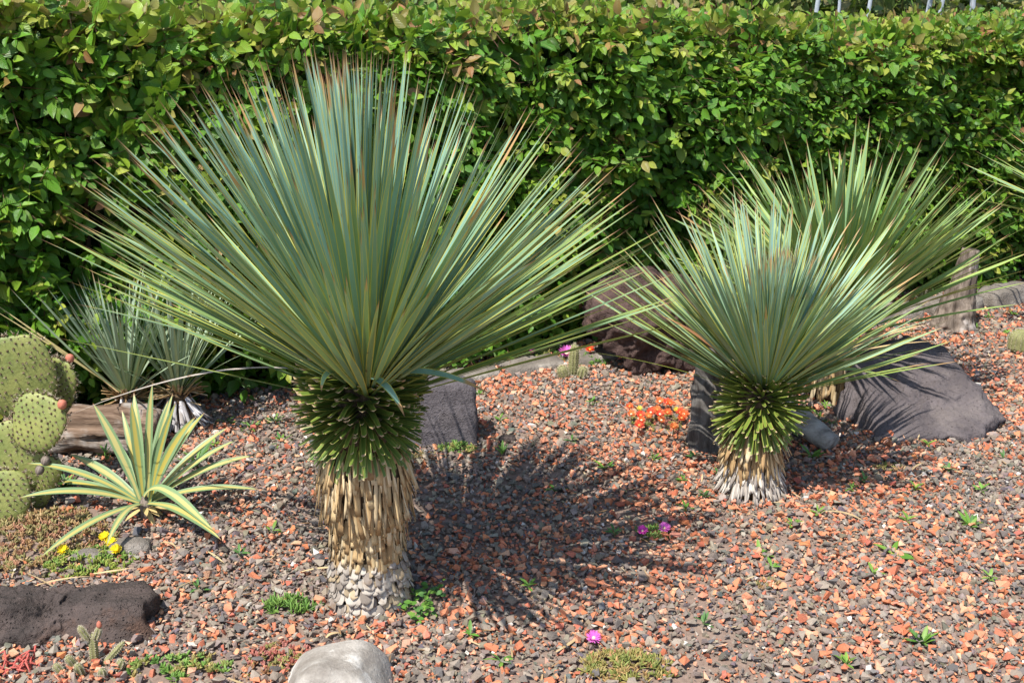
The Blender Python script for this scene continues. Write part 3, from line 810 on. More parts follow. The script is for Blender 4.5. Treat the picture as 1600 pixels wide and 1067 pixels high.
# ---- the medium yucca
r = np.random.default_rng(43)
B = thing('yucca', 'smaller green and blue yucca on a short trunk flaring into white fibres', 'yucca', (0.862, 3.64, 0))
profB = [(0, .100), (.04, .092), (.12, .078), (.20, .080), (.26, .085), (.34, .07), (.44, .045)]
radB = interp_prof([a for a, _ in profB], [b for _, b in profB])
trunk = link('trunk', core_mesh(profB, 24, 2), M['core'], B)
shell(trunk, .10, .245, lambda q: radB(q) + .006, 34, .021, [scale_proto(q, w_, .003, cu, tp) for q, w_, cu, tp in [(.10, .012, -.02, .4), (.085, .015, .03, .5), (.11, .010, .02, .35)]],
      lambda q: .10 + .25 * max(0, (q - .16) / .08), dry_tints('straw'), r, 150, 'dried_leaf', 'rear_dried_leaves')
shell(trunk, .070, .135, lambda q: radB(q) + .008, 44, .014, [scale_proto(q, w_, .003, cu, tp) for q, w_, cu, tp in [(.085, .010, .08, .4), (.075, .013, .10, .55), (.092, .008, .05, .3)]],
      lambda q: .30 if q > .1 else .42, dry_tints('white'), r, 150, 'dried_leaf', 'rear_foot_fibres')
stubs(B, .245, .43, lambda f: .078 - .045 * f, 500, lambda f: .075 + .045 * min(1, f * 2), lambda f: -1.2 + 1.7 * min(1, f * 1.25), 
      [stub_proto(.1, .0125 * q, .0035, be, ob) for q, be, ob in [(1, .04, .2), (.9, -.1, -.25), (1.1, .0, .1), (.8, .1, .3)]], .1, r, ctr=(.03, 0))
n = 390
az = r.uniform(0, 2 * PI, n); el = np.arcsin(r.uniform(math.sin(math.radians(22)), math.sin(math.radians(82)), n))
azd = np.degrees(az) % 360
el = np.where((azd > 200) & (azd < 330) & (el < math.radians(40)), math.radians(42) + r.uniform(0, .6, n), el)
back = (azd > 20) & (azd < 170)
L_ = np.where(back, r.uniform(.66, .80, n), r.uniform(.54, .66, n)) - .09 * (el > 1.0)
nb = 170
az = np.concatenate([az, r.uniform(0, 2 * PI, nb)]); el = np.concatenate([el, PI / 2 - np.abs(r.normal(0, math.radians(13), nb))]); L_ = np.concatenate([L_, r.uniform(.45, .51, nb)])
rosette(B, (0.035, 0.0, .415), az, el, L_, blade_protos(.7, .0185, r, 10, (-.05, .04), .04), .7, M['yuccaB'], r, drop=.08, rad=.03, axis=(.05, .03, 1))
extra_leaf(B, [(.93, 3.62, .40), (1.12, 3.80, .44), (1.30, 3.9, .40), (1.50, 3.98, .30)], .022, (0, -.4, 1), M['yuccaB'], (.8, .1, .8), 'bent_leaf')
extra_leaf(B, [(.85, 3.60, .41), (.72, 3.56, .56), (.60, 3.54, .66), (.50, 3.53, .70)], .020, (0, -.4, 1), M['dry'], (.30, .15, .07), 'dead_leaf', label='reddish brown dead leaf')
for q in ((1.42, 3.75, .60), (1.50, 3.72, .55), (1.47, 3.70, .62), (1.36, 3.68, .50)):
    extra_leaf(B, [(.92, 3.63, .41), (1.1, 3.68, .50 + .05 * r.random()), q], .012, (0, -.4, 1), M['dry'], (.56, .40, .20), 'dead_leaf', label='narrow straw-coloured dead leaf')

# ---- the green yucca behind
r = np.random.default_rng(47)
Cy = thing('yucca', 'wide bright green yucca growing behind the short-trunked one', 'yucca', (1.43, 4.62, 0))
profC = [(0, .10), (.1, .085), (.2, .08), (.3, .06), (.36, .04)]
radC = interp_prof([a for a, _ in profC], [b for _, b in profC])
trunk = link('trunk', core_mesh(profC, 20, 3), M['core'], Cy)
shell(trunk, .06, .26, lambda q: radC(q) + .006, 26, .03, [scale_proto(q, w_, .003, cu, tp) for q, w_, cu, tp in [(.10, .016, -.02, .4), (.085, .019, .03, .5)]],
      lambda q: .15, dry_tints('straw'), r, 120, 'dried_leaf', 'rear_dried_leaves')
n = 330
az = r.uniform(0, 2 * PI, n); el = np.arcsin(r.uniform(math.sin(math.radians(16)), math.sin(math.radians(86)), n))
azd = np.degrees(az) % 360
el = np.where((azd > 150) & (azd < 345) & (el < .7), .72 + r.uniform(0, .5, n), el)
rosette(Cy, (0, 0, .35), az, el, r.uniform(.70, .90, n), blade_protos(.85, .0255, r, 10, (-.10, .03), .05), .85, M['yuccaC'], r, drop=.10, rad=.04, axis=(-.08, 0, 1))

# ---- two small yuccas by the log
def small_yucca(loc, heart_z, label, seed, nl, Lr):
    r = np.random.default_rng(seed)
    root = thing('yucca', label, 'yucca', loc)
    link('trunk', core_mesh([(0, .05), (.06, .055), (heart_z - .02, .042), (heart_z + .03, .02)], 14, seed), M['core'], root)
    az = r.uniform(0, 2 * PI, nl); el = np.arcsin(r.uniform(math.sin(math.radians(58)), .995, nl))
    k = r.random(nl) < .10; el = np.where(k, r.uniform(.55, .95, nl), el)
    rosette(root, (0, 0, heart_z), az, el, r.uniform(Lr * .8, Lr * 1.08, nl), blade_protos(.5, .0125, r, 7, (-.05, .02), .03, 7), .5, M['yuccaD'], r, drop=.03, rad=.02)
    # cut dry stubs round the crown, and a skirt of dead grey leaves
    n = 55; az = r.uniform(0, 2 * PI, n); rd = radial(az); e_ = r.uniform(-.3, .8, n); up = np.array([[0, 0, 1.0]])
    d = rd * np.cos(e_)[:, None] + up * np.sin(e_)[:, None]
    pieces('leaf_stub', [stub_proto(.09, .010, .004, .0, .2), stub_proto(.07, .012, .004, .1, -.2)], frames(d, up + 0 * d), rd * .03 + up * (heart_z - .01 + r.normal(0, .012, (n, 1))),
           dry_tints('straw'), M['dry'], root, rd @ CAMD, 300, 3, 'x', r, False)
    n = 100; az = r.uniform(0, 2 * PI, n); rd = radial(az); z_ = r.uniform(.08, heart_z - .01, n); a = r.uniform(.15, .75, n)
    d = -up * np.cos(a)[:, None] + rd * np.sin(a)[:, None]
    pieces('dead_leaf', [scale_proto(.12, .013, .003, .10, .3), scale_proto(.10, .016, .004, .2, .35), scale_proto(.14, .010, .003, -.05, .2)], frames(d, rd) , rd * .045 + up * z_[:, None],
           dry_tints('grey'), M['dry'], root, rd @ CAMD, 300, 4, 'x', r)
    return root
Dy = small_yucca((-1.56, 4.17, 0), .185, 'small thin-leaved grey-green yucca behind the weathered log', 51, 95, .50)
small_yucca((-1.365, 4.21, 0), .180, 'small thin-leaved grey-green yucca with dry skirt, nearer the open gravel', 53, 85, .50)

for q in ((-1.99, 4.02, .62), (-1.97, 3.98, .60), (-1.90, 4.0, .68)):
    extra_leaf(Dy, [(-1.57, 4.15, .19), (-1.72, 4.08, .36), q], .011, (0, -.5, 1), M['yuccaD'] if q[2] > .65 else M['dry'], (.42, .35, .16), 'leaf')
# ---- yucca mostly beyond the right edge
r = np.random.default_rng(57)
G = thing('yucca', 'yucca before the hedge showing only a few narrow leaf tips', 'yucca', (2.95, 5.2, 0))
link('trunk', core_mesh([(0, .12), (.3, .11), (.62, .10), (.72, .05)], 18, 9), M['core'], G)
n = 150
az = r.uniform(0, 2 * PI, n); el = np.arcsin(r.uniform(.25, .99, n))
rosette(G, (0, 0, .68), az, el, r.uniform(.66, .80, n), blade_protos(.8, .022, r, 6), .8, M['yuccaA'], r)

# ---- variegated yucca
r = np.random.default_rng(59)
V = thing('yucca', 'low variegated yucca with cream-striped leaves in a loose star', 'yucca', (-1.262, 3.425, 0))
link('stem', core_mesh([(-.01, .02), (.03, .022), (.06, .02), (.085, .008)], 12, 4), M['stump'], V)
tips = [(-1.43, 3.5, .398), (-1.372, 3.6, .335), (-1.28, 3.45, .422), (-1.219, 3.5, .472), (-1.187, 3.6, .395), (-1.113, 3.4, .441), (-1.085, 3.5, .347), (-1.002, 3.6, .27),
        (-.944, 3.5, .266), (-.887, 3.5, .206), (-.865, 3.42, .113), (-.931, 3.15, .065), (-1.281, 3.1, .07), (-1.495, 3.1, .03), (-1.633, 3.3, .140), (-1.661, 3.45, .197),
        (-1.579, 3.6, .165), (-1.655, 3.55, .083), (-1.33, 3.62, .39), (-1.24, 3.70, .33), (-1.10, 3.66, .30), (-1.45, 3.68, .20)]
hv = Vector((-1.262, 3.42, .085))
for i, t in enumerate(tips):
    t = Vector(t); d = t - hv; side = Vector((d.x, d.y, 0))
    mid = hv + d * .5 + Vector((0, 0, .02 + .035 * r.random() + .05 * max(0, .3 - d.normalized().z)))
    b0 = hv + side.normalized() * .018 + Vector((0, 0, -.02))
    hint = Vector((-side.x * .5, -side.y * .5 - .35, 1.0)) if d.normalized().z < .6 else Vector((-side.x * 2, -side.y * 2 - 1.2, .3))
    extra_leaf(V, [b0, mid, t], r.uniform(.026, .035), hint, M['varieg'], tuple(r.random(3)), 'leaf', DAGGER, .16)
extra_leaf(V, [hv, hv + Vector((.06, -.02, .10)), hv + Vector((.16, -.10, .03)), Vector((-.955, 3.17, .085))], .036, (0, -.5, 1), M['varieg'], (.3, .5, .1), 'leaf', DAGGER, .16)
for k in range(16):
    a = r.uniform(0, 2 * PI); e_ = r.uniform(-.5, .3); L0 = r.uniform(.05, .11)
    p = hv + Vector((0, 0, -.04)); q = p + Vector((math.cos(a) * math.cos(e_), math.sin(a) * math.cos(e_), math.sin(e_))) * L0
    extra_leaf(V, [p, (p + q) / 2 + Vector((0, 0, .01)), q], .018, (0, -.3, 1), M['dry'], (.45, .33, .14), 'dead_leaf', DAGGER, .1)

# ------------------------------------------------------------------ rocks
def rock(name, label, cat, loc, planes, amp, mat, seed, sub=5, p=14, squash=(1, 1, 1), rotz=0.0, group=None, fine=.5):
    bm = bmesh.new(); bmesh.ops.create_icosphere(bm, subdivisions=sub, radius=1.0)
    N_ = np.array([Vector(a).normalized() for a, _ in planes]); D = np.array([b for _, b in planes])
    U = np.array([tuple(v.co) for v in bm.verts])
    k = np.clip(U @ N_.T / D[None], 0, None)
    rr = (k ** p).sum(1) ** (-1.0 / p)
    for v, u, q in zip(bm.verts, U, rr):
        w = Vector(u * q * np.array(squash))
        s_ = Vector((seed * 3.1, seed * 1.7, 0))
        nz = mnoise.noise(w * 3 + s_) * .7 + mnoise.noise(w * 6 + s_) * .8 + mnoise.noise(w * 13 + s_) * .45 + mnoise.noise(w * 34 + s_) * .24 * fine * 2 + mnoise.noise(w * 75 + s_) * .14 * fine * 2
        ridge = -abs(mnoise.noise(w * 8 + s_ * 2)) * .8 - abs(mnoise.noise(w * 21 + s_ * 2)) * .35 * fine * 2
        v.co = w * 1.0 + Vector(u) * (nz + ridge) * amp
    me = bpy.data.meshes.new(name); bm.to_mesh(me); bm.free(); smooth(me)
    o = link(name, me, mat); o.location = loc; o.rotation_euler[2] = rotz
    return tag(o, label, cat, group)

rock('rock', 'broad flat-faced grey lava rock on the gravel beside the short-trunked yucca', 'rock', (1.74, 4.38, .03),
     [((-0.10, -.45, 1), .122), ((-1, -.35, .75), .262), ((0, -1, -.05), .30), ((-1, -.30, .02), .345), ((-.8, .6, .05), .315), ((.50, .85, .0), .285), ((1, .45, 0), .30), ((.80, -.70, -.3), .315), ((-.3, 1, 0), .30), ((0, 0, -1), .16), ((1, -.15, .9), .262)],
     .030, M['lava'], 3, 6, 60, squash=(1, 1, .84))
rock('rock', 'bulky purplish brown lava rock overhanging at the foot of the hedge', 'rock', (.685, 5.03, .22),
     [((-1, -.2, .1), .31), ((0, -1, .35), .19), ((-.35, -1, -.25), .22), ((.4, -1, -.55), .24), ((0, .25, 1), .24), ((-.6, 0, 1), .27), ((.7, 0, -1), .26), ((1, 0, .1), .36), ((0, 1, 0), .24), ((-.7, 0, -.9), .25), ((0, 0, -1), .24), ((.6, 0, 1), .29)],
     .07, M['brownrock'], 8, 6, 20)
rock('stone', 'upright squarish grey stone slab standing behind the large thatched trunk', 'stone', (-.285, 4.13, .11),
     [((0, -1, .12), .075), ((1, 0, .05), .148), ((-1, 0, 0), .16), ((0, 0, 1), .145), ((.75, 0, 1), .185), ((0, 1, 0), .075), ((0, 0, -1), .15), ((-.6, 0, 1), .20)],
     .013, M['lava2'], 12, 5, 34)
rock('rock', 'long low dark lava rock half sunk in the gravel below the sedum', 'rock', (-1.34, 2.765, .008),
     [((0, -1, .75), .105), ((0, .15, 1), .080), ((1, -.1, .2), .33), ((-1, 0, .2), .42), ((0, 1, .3), .15), ((.7, -.7, .3), .31), ((.7, .7, .2), .29), ((0, 0, -1), .10)],
     .048, M['darkrock'], 17, 6, 14, rotz=math.radians(5))
rock('boulder', 'smooth pale grey boulder with whitish smears before the large trunk', 'boulder', (-.452, 2.435, .03),
     [((0, -1, .6), .12), ((0, .1, 1), .085), ((1, 0, .35), .118), ((-1, 0, .55), .112), ((0, 1, .3), .12), ((.8, 0, 1), .108), ((-.7, .2, 1), .10), ((0, 0, -1), .1)],
     .014, M['palerock'], 23, 5, 12, fine=.15)
for i, (xx, w_, hh, dp) in enumerate([(-.20, .15, .030, .24), (.10, .16, .036, .25), (.40, .15, .03, .25), (1.15, .18, .07, .34), (1.62, .2, .07, .36), (2.12, .17, .075, .36), (2.48, .19, .085, .40), (2.86, .20, .11, .42), (3.25, .2, .10, .42)]):
    lab = 'low pale rough edging stone along the foot of the hedge'
    rock('edging_stone', lab, 'stone', (xx, hedge_y(xx) - dp + .06, hh * .35),
         [((0, -1, .2), .07), ((0, 0, 1), hh * .65), ((1, 0, .1), w_), ((-1, 0, .1), w_), ((0, 1, 0), .09), ((0, 0, -1), .06), ((.8, -.5, .5), w_ * .95)],
         .012, M['edgestone'], 30 + i, 4, 18, rotz=math.atan(.465) + rng.normal(0, .08), group='stones edging the hedge')
# loose larger stones lying in the gravel
for i, (xx, yy, q) in enumerate([(-1.36, 3.14, .045), (-1.24, 3.20, .06), (-.02, 4.10, .035)]):
    rock('loose_stone', ['pale flat stone chip by the yellow flowers', 'beige flat stone beside the yellow flowers', 'small dark stone at the corner of the grey slab'][i], 'stone', (xx, yy, .015),
         [((0, 0, 1), .35 * q), ((1, .2, .2), q), ((-1, .3, .1), q * .9), ((0, -1, .2), .6 * q), ((0, 1, .2), .6 * q), ((0, 0, -1), .4 * q)], .004, [M['edgestone'], M['edgestone'], M['darkrock']][i], 60 + i, 3, 14)

# ------------------------------------------------------------------ wood
def log_mesh(path, radii, sides, seed, grain=.10, lump=.2):
    P = [Vector(p) for p in path]; n = len(P); bm = bmesh.new(); rings = []
    for i, p in enumerate(P):
        d = (P[min(i + 1, n - 1)] - P[max(i - 1, 0)]).normalized(); a = d.orthogonal().normalized() if abs(d.z) > .8 else d.cross(Vector((0, 0, 1))).normalized(); b = d.cross(a)
        ring = []
        for k in range(sides):
            th = 2 * PI * k / sides; v = a * math.cos(th) + b * math.sin(th)
            g_ = mnoise.noise(Vector((math.cos(th) * 5, math.sin(th) * 5, i * .12 + seed))) * grain + mnoise.noise(Vector((math.cos(th) * 1.3, math.sin(th) * 1.3, i * .3 + seed * 2))) * lump
            g_ += mnoise.noise(Vector((math.cos(th) * 13, math.sin(th) * 13, i * .2 + seed))) * grain * .5
            ring.append(bm.verts.new(p + v * radii[i] * (1 + g_)))
        rings.append(ring)
    for i in range(n - 1):
        for k in range(sides): bm.faces.new([rings[i][k], rings[i][(k + 1) % sides], rings[i + 1][(k + 1) % sides], rings[i + 1][k]])
    bm.faces.new(list(reversed(rings[0]))); bm.faces.new(rings[-1])
    me = bpy.data.meshes.new('wood'); bm.to_mesh(me); bm.free(); smooth(me); return me
def lerp_path(pts, n):
    pts = np.array(pts, float); t = np.linspace(0, len(pts) - 1, n)
    return np.stack([np.interp(t, np.arange(len(pts)), pts[:, k]) for k in range(pts.shape[1])], 1)

def wood(name, label, cat, pts, n, sides, mat, seed, grain, lump, parts=()):
    base = np.array([pts[0][0], pts[0][1], 0.0])
    q = lerp_path(pts, n); o = link(name, log_mesh([tuple(v) for v in q[:, :3] - base], q[:, 3], sides, seed, grain, lump), mat)
    o.location = tuple(base); return tag(o, label, cat)
wood('log', 'weathered brown and grey log lying behind the prickly pear', 'log', [(-1.98, 4.0, .075, .07), (-1.93, 4.0, .08, .095), (-1.7, 4.02, .082, .10), (-1.46, 4.03, .075, .096), (-1.40, 4.03, .07, .075)], 40, 48, M['log'], 2, .30, .12)
wood('driftwood', 'dark charcoal driftwood stump leaning beside the short-trunked yucca', 'driftwood', [(.80, 4.06, -.02, .105), (.79, 4.06, .05, .088), (.785, 4.08, .16, .07), (.80, 4.10, .25, .078), (.815, 4.12, .33, .085), (.83, 4.13, .375, .05)], 34, 40, M['drift'], 5, .16, .22)
wood('branch', 'short grey broken branch resting on gravel behind the yucca', 'branch', [(1.02, 4.20, .16, .045), (1.12, 4.13, .11, .05), (1.21, 4.04, .065, .048), (1.26, 3.98, .042, .04)], 22, 24, M['branchwood'], 7, .14, .15)
wood('stump', 'upright grey weathered tree stump with ridged roots and pale patch', 'stump', [(2.36, 5.64, -.02, .125), (2.37, 5.64, .03, .108), (2.385, 5.65, .10, .086), (2.40, 5.66, .20, .068), (2.415, 5.67, .34, .056), (2.425, 5.67, .43, .042)], 40, 48, M['stump'], 11, .26, .15)

# ------------------------------------------------------------------ cacti
def pad_mesh(w, h_, th, seed, egg=.18):
    P, F = [], []; nu, nv = 28, 18
    for i in range(nv + 1):
        a = PI * i / nv; zz_ = -math.cos(a); rr_ = math.sin(a) ** .75
        f = 1 + egg * zz_
        for k in range(nu):
            b = 2 * PI * k / nu; cx, cy = math.cos(b), math.sin(b)
            ex = math.copysign(abs(cx) ** .9, cx); ey = math.copysign(abs(cy) ** 1.0, cy)
            v = Vector((.5 * w * rr_ * f * ex, .5 * th * rr_ * ey, .5 * h_ * zz_))
            v += Vector((1, .4, .6)) * .010 * mnoise.noise(v * 9 + Vector((seed, 0, 0)))
            P.append(v)
    for i in range(nv):
        for k in range(nu): F.append((i * nu + k, i * nu + (k + 1) % nu, (i + 1) * nu + (k + 1) % nu, (i + 1) * nu + k))
    me = bpy.data.meshes.new('pad'); me.from_pydata([tuple(p) for p in P], [], F); me.update(); smooth(me); return me

TET = (np.array([[1, 0, 0], [-.5, .87, 0], [-.5, -.87, 0], [0, 0, 1.0]]), np.array([[0, 1, 3], [1, 2, 3], [2, 0, 3]]))
def tufts(pts, nrms, r, dot=.0055, spine=.014, nsp=3, dark=(.085, .05, .03), pale=(.55, .47, .34)):
    """a dark areole cushion and a few spines at each point"""
    pts, nrms = np.array(pts), nrm(np.array(nrms)); n = len(pts)
    a = np.where(np.abs(nrms[:, :1]) > .8, np.array([[0, 1.0, 0]]), np.array([[1.0, 0, 0]]))
    def fr(d): x_ = nrm(np.cross(d, a)); return np.stack([x_, np.cross(d, x_), d], -1)
    R0 = fr(nrms) * np.array([dot, dot, dot * .9])[None, None, :]
    items = [(TET[0], TET[1], None, R0, pts - nrms * .001, np.tile(np.array(dark), (n, 1)) * r.uniform(.7, 1.4, (n, 1))),
             (TET[0] * np.array([-1, -1, 1]), TET[1], None, R0, pts - nrms * .001, np.tile(np.array(dark), (n, 1)) * r.uniform(.7, 1.4, (n, 1)))]
    for _ in range(nsp):
        d = nrm(nrms + r.normal(0, .55, (n, 3))); s_ = r.uniform(.5, 1.2, n) * spine
        Rs = fr(d) * np.stack([np.full(n, .0007), np.full(n, .0007), s_], -1)[:, None, :]
        items.append((TET[0], TET[1], None, Rs, pts, np.tile(np.array(pale), (n, 1)) * r.uniform(.7, 1.2, (n, 1))))
    return bulk_mesh('areoles', items)

r = np.random.default_rng(71)
pear = thing('prickly_pear', 'prickly pear cactus with dotted yellow-green pads before the log', 'cactus', (-1.72, 3.5, 0))
pads = [((-1.735, 3.62, .445), .27, .31, .05, -8, 15, 0), ((-1.632, 3.72, .375), .145, .24, .045, 18, -20, 5), ((-1.625, 3.50, .325), .185, .205, .05, 22, -5, -12), ((-1.735, 3.50, .195), .25, .26, .055, -20, 10, -5),
        ((-1.655, 3.52, .085), .105, .24, .07, 28, 0, 0), ((-1.745, 3.40, .085), .19, .20, .055, 5, 20, -15), ((-1.95, 3.55, .30), .22, .28, .05, -25, 10, 0), ((-1.88, 3.50, .10), .16, .24, .07, -10, 0, 0)]
for i, (p, w_, h_, th, roll, yaw, tilt) in enumerate(pads):
    me = pad_mesh(w_, h_, th * .75, i); o = link('pad', me, M['pad'], pear)
    o.matrix_basis = Matrix.Translation(Vector(p) - Vector(pear.location)) @ Matrix.Rotation(math.radians(yaw), 4, 'Z') @ Matrix.Rotation(math.radians(tilt), 4, 'X') @ Matrix.Rotation(math.radians(roll), 4, 'Y')
    co = np.array([tuple(v.co) for v in me.vertices]); no = np.array([tuple(v.normal) for v in me.vertices])
    pts, nn = [], []
    sp = .0215
    for a in range(-10, 11):
        for b in range(-12, 13):
            qx, qz = (a + .5 * (b % 2)) * sp, b * sp * .82
            for sgn in (-1, 1):
                m_ = no[:, 1] * sgn > .15
                dd = (co[:, 0] - qx) ** 2 + (co[:, 2] - qz) ** 2 + (~m_) * 9
                j = int(np.argmin(dd))
                if dd[j] < .00013: pts.append((qx, co[j][1] + sgn * .0005, qz)); nn.append(no[j])
    rim = np.abs(no[:, 1]) < .45; rp = co[rim][::3]; rn_ = no[rim][::3]
    pts = np.concatenate([np.array(pts), rp]); nn = np.concatenate([np.array(nn), rn_])
    pts = pts + r.normal(0, 1, pts.shape) * np.array([.0022, .0004, .0022])
    ao = link('areoles', tufts(pts, nn, r, .0056, .016, 4, (.10, .066, .036)), M['spine'], o); tag(ao, kind='stuff')
for i, (p, host) in enumerate([((-1.582, 3.71, .485), 1), ((-1.535, 3.49, .395), 2), ((-1.60, 3.45, .205), 4), ((-1.62, 3.44, .175), 4)]):
    me = core_mesh([(0, .009), (.006, .014), (.018, .016), (.028, .012), (.032, .004)], 12, i); f = link('fruit', me, M['fruit'] if i < 2 else M['stump'], pear)
    f.matrix_basis = Matrix.Translation(Vector(p) - Vector(pear.location) - Vector((0, 0, .012))) @ Matrix.Rotation(math.radians(14), 4, 'Y')

def column_cactus(name, label, loc, segs, mat, seed, ribs=10, dens=520, spine=.012, dot=.002, pale=(.55, .5, .34)):
    r = np.random.default_rng(seed); root = thing(name, label, 'cactus', loc)
    for base, axis, hgt, rad, nm in segs:
        ax = Vector(axis).normalized(); q = Vector((0, 0, 1)).rotation_difference(ax)
        P, F = [], []; nu, nv = ribs * 4, 14; pts, nn = [], []
        for i in range(nv + 1):
            t = i / nv; rr_ = rad * min(1, .55 + 2.2 * t) * math.sqrt(max(0.0004, 1 - max(0, (t - .62) / .38) ** 2))
            for k in range(nu):
                th = 2 * PI * k / nu; f = 1 + .10 * math.cos(th * ribs)
                v = Vector((math.cos(th) * rr_ * f, math.sin(th) * rr_ * f, hgt * t)); P.append(q @ v)
                if k % 4 == 0:
                    pts.append(tuple(q @ v)); nn.append(tuple(q @ Vector((math.cos(th), math.sin(th), .4 + 2.0 * max(0, t - .6)))))
        for i in range(nv):
            for k in range(nu): F.append((i * nu + k, i * nu + (k + 1) % nu, (i + 1) * nu + (k + 1) % nu, (i + 1) * nu + k))
        F.append([nv * nu + k for k in range(nu)])
        me = bpy.data.meshes.new(nm); me.from_pydata([tuple(p) for p in P], [], F); me.update(); smooth(me)
        o = link(nm, me, mat, root); o.location = base
        a = link('spines', tufts(pts, nn, r, dot, spine, 5, (.35, .30, .2), pale), M['spine'], o); tag(a, kind='stuff')
    return root
column_cactus('column_cactus', 'small fuzzy upright cactus with two side lobes beside the brown rock', (.285, 4.87, 0), [((0, 0, 0), (.05, 0, 1), .165, .022, 'column'), ((-.035, -.01, 0), (-.35, -.1, 1), .065, .024, 'lobe'), ((.035, -.01, 0), (.3, -.1, 1), .06, .022, 'lobe')], M['barrel'], 5)
column_cactus('barrel_cactus', 'squat round ribbed cactus in the red gravel near the stump', (2.56, 5.24, -.005), [((0, 0, 0), (0, 0, 1), .125, .062, 'body')], M['barrel'], 6, 18, 520, .010, .0018, (.62, .55, .42))
column_cactus('cholla_cactus', 'small branching knobbly cactus with a pink bud before the dark rock', (-1.135, 2.575, -.005),
              [((0, 0, 0), (.0, .1, 1), .12, .014, 'joint'), ((-.012, 0, .10), (-.5, 0, 1), .06, .011, 'joint'), ((.012, .0, .10), (.4, .1, 1), .05, .011, 'joint'), ((.03, -.01, 0), (.9, .2, 1), .12, .011, 'joint'), ((-.05, -.03, 0), (-.4, -.2, 1), .07, .014, 'joint'),
               ((.09, -.04, 0), (.5, 0, 1), .055, .014, 'joint'), ((-.02, -.07, 0), (-.1, -.2, 1), .06, .014, 'joint'), ((.06, -.09, 0), (.1, -.2, 1), .055, .013, 'joint'), ((-.09, -.06, 0), (-.5, 0, 1), .05, .013, 'joint')], M['barrel'], 8, 7, 300, .005, .0028, (.55, .50, .38))
bud = link('flower_bud', core_mesh([(0, .006), (.008, .010), (.018, .008), (.026, .002)], 10, 3), M['fruit'], bpy.data.objects['cholla_cactus']); bud.location = (.03, .005, .145); bpy.data.objects['cholla_cactus'].scale = (.78, .78, .78)

# ------------------------------------------------------------------ succulent mats, flowers and weeds
def finger(L_, w_, sides=5):
    P, F = [], []
    for i, (t, q) in enumerate([(0, .45), (.35, 1), (.75, .8), (1, .15)]):
        for k in range(sides): P.append((math.cos(2 * PI * k / sides) * w_ * q * .5, t * L_, math.sin(2 * PI * k / sides) * w_ * q * .4))
    for i in range(3):
        for k in range(sides): F.append((i * sides + k, i * sides + (k + 1) % sides, (i + 1) * sides + (k + 1) % sides, (i + 1) * sides + k))
    return np.array(P), np.array(F), np.zeros((len(P), 2))

def ground_mat(name, label, cat, ctr, rx, ry, n, Lf, wf, cols, seed, hgt=.02, clumps=None, spread=.9, group=None):
    """a cushion of many tiny fleshy leaves in small rosettes"""
    r = np.random.default_rng(seed); root = thing(name, label, cat, (ctr[0], ctr[1], 0), group)
    nc = clumps or max(6, n // 9)
    a = r.uniform(0, 2 * PI, nc); q = np.sqrt(r.random(nc)) * (0.72 + .5 * vnoise(np.cos(a) * 2, np.sin(a) * 2, 1.3, seed))
    cx, cy = np.cos(a) * q * rx, np.sin(a) * q * ry; cz = hgt * np.clip(1 - q ** 2, 0, 1) * r.uniform(.4, 1.1, nc)
    cc = np.array(cols)[r.integers(0, len(cols), nc)]
    pick = r.integers(0, nc, n); az = r.uniform(0, 2 * PI, n); el = r.uniform(.2, 1.45, n)
    d = radial(az) * np.cos(el)[:, None] + np.array([[0, 0, 1.0]]) * np.sin(el)[:, None]
    zz_ = np.cross(np.cross(d, np.array([[0, 0, 1.0]])), d)
    T = np.stack([cx[pick], cy[pick], cz[pick] + .001], 1) + r.normal(0, Lf * .16, (n, 3)) * np.array([1, 1, .3])
    R = frames(d, zz_ + 1e-4) * r.uniform(.6, 1.25, (n, 1, 1))
    me = smooth(bulk_mesh('foliage', [(*finger(Lf, wf), R, T, cc[pick] * r.uniform(.75, 1.25, (n, 1)))]))
    o = link('foliage', me, M['succulent'], root); tag(o, kind='stuff')
    return root

def flower_mesh(rad, col, r, petals=26, layers=2, cup=.35):
    prof = interp_prof([0, .4, .8, 1], [.5, .9, 1, .35]); P0 = strip_proto(rad, rad * .17, prof, 3, .05, .12)
    n = petals * layers; az = 2 * PI * np.arange(n) / petals + r.normal(0, .05, n); el = cup + .35 * (np.arange(n) // petals) + r.normal(0, .08, n)
    d = radial(az) * np.cos(el)[:, None] + np.array([[0, 0, 1.0]]) * np.sin(el)[:, None]
    zz_ = -radial(az) * np.sin(el)[:, None] + np.array([[0, 0, 1.0]]) * np.cos(el)[:, None]
    return bulk_mesh('flower', [(*P0, frames(d, zz_) * r.uniform(.85, 1.05, (n, 1, 1)), radial(az) * rad * .12, np.array(col)[None] * r.uniform(.8, 1.15, (n, 1)))])

def add_flower(root, p, rad, col, ccol, seed, hgt, petals=26, face=(0, -.5, 1)):
    r = np.random.default_rng(seed); base = Vector(root.location)
    f = link('flower', flower_mesh(rad, col, r, petals), M['petal'], root)
    q = Vector((0, 0, 1)).rotation_difference(Vector(face).normalized())
    f.matrix_basis = Matrix.Translation(Vector((p[0], p[1], hgt)) - base) @ q.to_matrix().to_4x4()
    bm = bmesh.new(); bmesh.ops.create_icosphere(bm, subdivisions=2, radius=rad * .27); 
    for v in bm.verts: v.co.z = v.co.z * .7 + rad * .10
    me = bpy.data.meshes.new('flower_centre'); bm.to_mesh(me); bm.free(); smooth(me)
    a = me.attributes.new('tint', 'FLOAT_COLOR', 'POINT'); a.data.foreach_set('color', np.tile(np.array([*ccol, 1.0], np.float32), len(me.vertices)))
    link('flower_centre', me, M['petal'], f)
    st = link('stalk', tube([(p[0] - base.x, p[1] - base.y + .004, 0), (p[0] - base.x, p[1] - base.y + .002, hgt * .5), (p[0] - base.x, p[1] - base.y, hgt)], [.0022, .002, .002], 5), M['barrel'], root)
    return f

